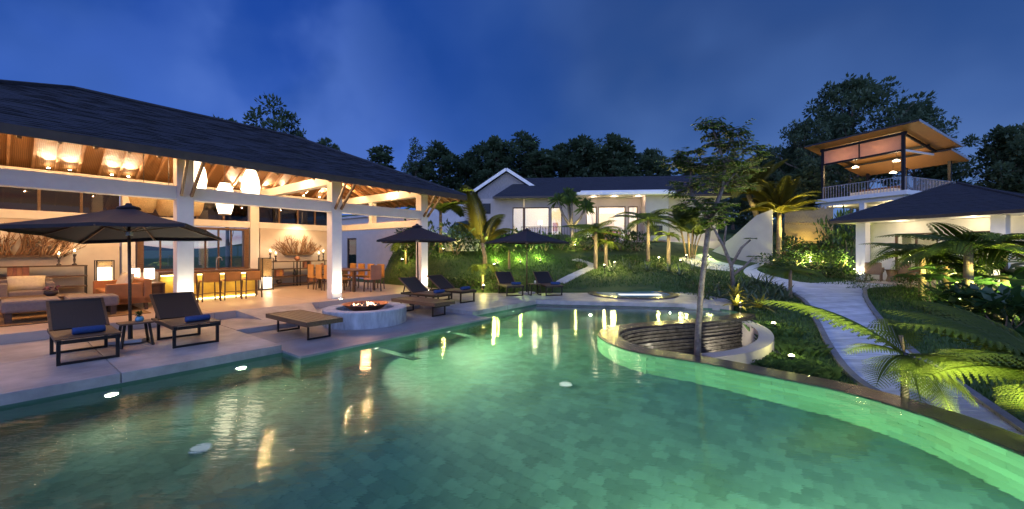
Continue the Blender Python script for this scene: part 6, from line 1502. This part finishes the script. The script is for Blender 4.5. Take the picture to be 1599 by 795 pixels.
for i, (px, py, w, h, k, l) in enumerate(((1420, 452, .7, .6, 'm', 'low shrub at the porch edge of the garden house'), (1455, 476, .8, .6, 'm', 'low shrub at the foot of the star bright spotlight bed'), (1500, 492, .9, .8, 'b', 'low broad shrub before the ringed fern trunk'), (1530, 505, 1.0, .8, 'b', 'broad shrub right before the ringed fern trunk'), (1570, 520, 1.0, .9, 'b', 'broad shrub low at the right of the bed'), (1345, 442, .6, .5, 'm', 'low shrub at the foot of the corner column'), (1320, 436, .9, .7, 'm', 'low shrub left of the corner column'), (1295, 434, .9, .6, 'd', 'low shrub at the right of the palm bed front'), (1265, 430, .9, .6, 'm', 'low shrub at the middle of the palm bed front'), (1235, 426, .9, .6, 'd', 'low shrub at the left of the palm bed front'), (1215, 420, .8, .5, 'm', 'low shrub behind the left tip of the palm bed'))): shrub(k, px, py, w, h, l, group='low shrubs of the right garden')
for i, (px, py, w, h, l) in enumerate(((905, 420, .5, .5, 'small shrub at the bend of the lawn path'), (770, 436, .5, .5, 'small shrub on the lawn above the far loungers'), (735, 448, .7, .5, 'low shrub left of the short palm by the deck'), (712, 450, .8, .5, 'low shrub behind the lounger by the right front column'), (775, 452, .6, .45, 'low shrub right of the short palm by the deck'), (1030, 418, .6, .5, 'small shrub between tall tree fern and pale palm'), (990, 414, .7, .5, 'small shrub left of the tall tree fern trunk'))): shrub('m', px, py, w, h, l, group='small shrubs on the lawn')
# near tree ferns at the lower right
def nearfern(loc, spec, label, h):
    t = thing('tree_fern', label, 'tree fern', loc); q = MB(); q.tube([(0, 0, -h), (0, 0, -.05), (0, 0, .03)], [.045, .04, .03], 9); q.build('trunk', 'slate', t, smooth=True)
    for a, e, L, kk, roll in spec: o = link('frond', FR['fernbig'][kk], t, (0, 0, 0)); o.rotation_euler = (R(roll), -R(e), R(a)); o.scale = (L, L, L)
    q = MB()
    for a in (70, 200, 100): d = Vector((math.cos(R(a)) * .25, math.sin(R(a)) * .25, 1)); q.tube([(0, 0, 0), d * .16, d * .24], [.012, .01, .012], 6)
    q.build('fiddlehead', 'palmbark', t, smooth=True)
nearfern((4.98, 5.05, .28), [(150, 42, 1.75, 1, 0), (176, 30, .75, 2, 0), (238, -14, .78, 1, 0), (268, -22, .80, 1, 0), (300, -14, .78, 1, 0), (205, 6, .8, 2, 0), (330, 10, .7, 1, 0), (60, 45, .9, 1, 0)], 'near tree fern arching over the dark coping and plank path', .9)
nearfern((6.15, 4.35, .12), [(163, 42, 1.75, 1, 0), (176, 24, 1.6, 1, 0), (135, 46, 1.7, 1, 0), (200, 8, 1.2, 0, 0), (60, 30, 1.4, 1, 0), (110, 52, 1.6, 1, 0), (188, 34, 1.7, 1, 0), (150, 20, 1.5, 0, 0)], 'near tree fern reaching in from the right edge', .9)
for (p, q_, e, l) in (((4.95, 4.2, -.62), (4.7, 5.3, .65), 62, 'added hidden spotlight between coping and path lighting the near tree fern'), ((5.35, 3.9, -.62), (5.7, 4.7, .6), 62, 'added hidden spotlight beyond the coping lighting the fern at the right edge'), ((4.62, 5.75, -.50), (4.0, 5.7, .9), 110, 'added hidden spotlight behind the coping under the long near frond')): uplight(p, q_, e, l, (1, .95, .45), 130, glow=False)  # added spotlights out of sight behind the coping, brightening the near fronds
# clipped grass tufts beside the bowl, with their spots
tf = MB(); rr = random.Random(77)
def tuft(q, c, n, L, rad, rr):
    for _ in range(n):
        a = rr.uniform(0, 2 * PI); r_ = rad * math.sqrt(rr.random()); p = Vector((c[0] + r_ * math.cos(a), c[1] + r_ * math.sin(a), 0)); p.z = hland(p.x, p.y) - .02; b = rr.uniform(0, 2 * PI); d = Vector((math.cos(b), math.sin(b), 0)); l_ = L * rr.uniform(.5, 1.1); s_ = Vector((-d.y, d.x, 0)) * .008
        q.add([p - s_, p + s_, p + d * l_ * .25 + Vector((0, 0, l_ * .7)) + s_ * .7, p + d * l_ * .7 + Vector((0, 0, l_ * .85)), p + d * l_ * .25 + Vector((0, 0, l_ * .7)) - s_ * .7], [(0, 1, 2, 3, 4)])
TUFT = [((1208, 520), .55), ((1238, 575), .5), ((1222, 545), .45), ((1265, 585), .4), ((1250, 550), .4), ((1190, 575), .35), ((1215, 592), .35)]
for (p, r_) in TUFT:
    g = gp(*p); q = MB(); tuft(q, g, 420, .24, r_ , rr); o = q.build('grass_clump', 'blade'); tag(o, {(1208, 520): 'lush lit grass clump right of the white bowl seat', (1238, 575): 'lush lit grass clump just behind the dark coping', (1222, 545): 'grass clump between the two lit spots beside the bowl', (1265, 585): 'grass clump at the coping near the plank path', (1250, 550): 'grass clump left of the plank path edge', (1190, 575): 'grass clump at the foot of the white bowl seat', (1215, 592): 'grass clump against the coping below the bowl seat'}[p], 'grass clump', 'ornamental grass beside the bowl')
for (px, py, e, l) in ((1208, 519, 15, 'spotlight glowing in the grass right of the white bowl seat'), (1236, 574, 15, 'spotlight glowing in the grass behind the dark coping')): g = gp(px, py); uplight(g + Vector((0, 0, .02)), g + Vector((.05, .1, 1)), e, l, (1, 1, .40), 150, glow=True)
# mown grass: short blades over the lawn seen from the pool
gb = MB(); rr = random.Random(99); n = 0
GB = [L for L in (Lx + Rx[::-1],)]
PP = Lx + Rx[::-1]; P4 = L4 + R4[::-1]; P3 = L3 + R3[::-1]; PB = RIM[:51] + [(p[0], p[1]) for p in offset(SEAT, .36)]; PT = RIM[46:] + offset(RIM, -.46)[46:][::-1]
footW = [W(-11, -4.3)[:2], W(-11, 6.6)[:2], W(4.15, 6.6)[:2], W(4.15, 1.0)[:2], (-2.6, 15.4), (.2, 15.28), (2.6, 15.9), (5.6, 16.2), (7.2, 13.4), (6.5, 11.8)]
while n < 48000:
    Y = 4.6 + 17 * rr.random() ** 1.3; px = rr.uniform(590, 1599); x = X(px, Y)
    if inpoly(x, Y, POOL) or inpoly(x, Y, PP) or inpoly(x, Y, P4) or inpoly(x, Y, P3) or inpoly(x, Y, footW) or inpoly(x, Y, PB) or inpoly(x, Y, PT): continue
    if x < 4.9 and Y < 6.6 and px < 1250: continue
    if math.hypot(x, Y) < 6: 
        if inpoly(x, Y, OUT + [(-5, 2)]): pass
    n += 1; z = hland(x, Y); b = rr.uniform(0, 6.28); l_ = rr.uniform(.04, .095) * (1 + Y * .02); d = Vector((math.cos(b), math.sin(b), 0)); s_ = Vector((-d.y, d.x, 0)) * (.006 + .0007 * Y); p = Vector((x, Y, z - .005)); gb.add([p - s_, p + s_, p + d * l_ * .6 + Vector((0, 0, l_))], [(0, 1, 2)])
o = gb.build('grass', 'blade'); tag(o, 'short mown grass blades over the lawns', kind='stuff')
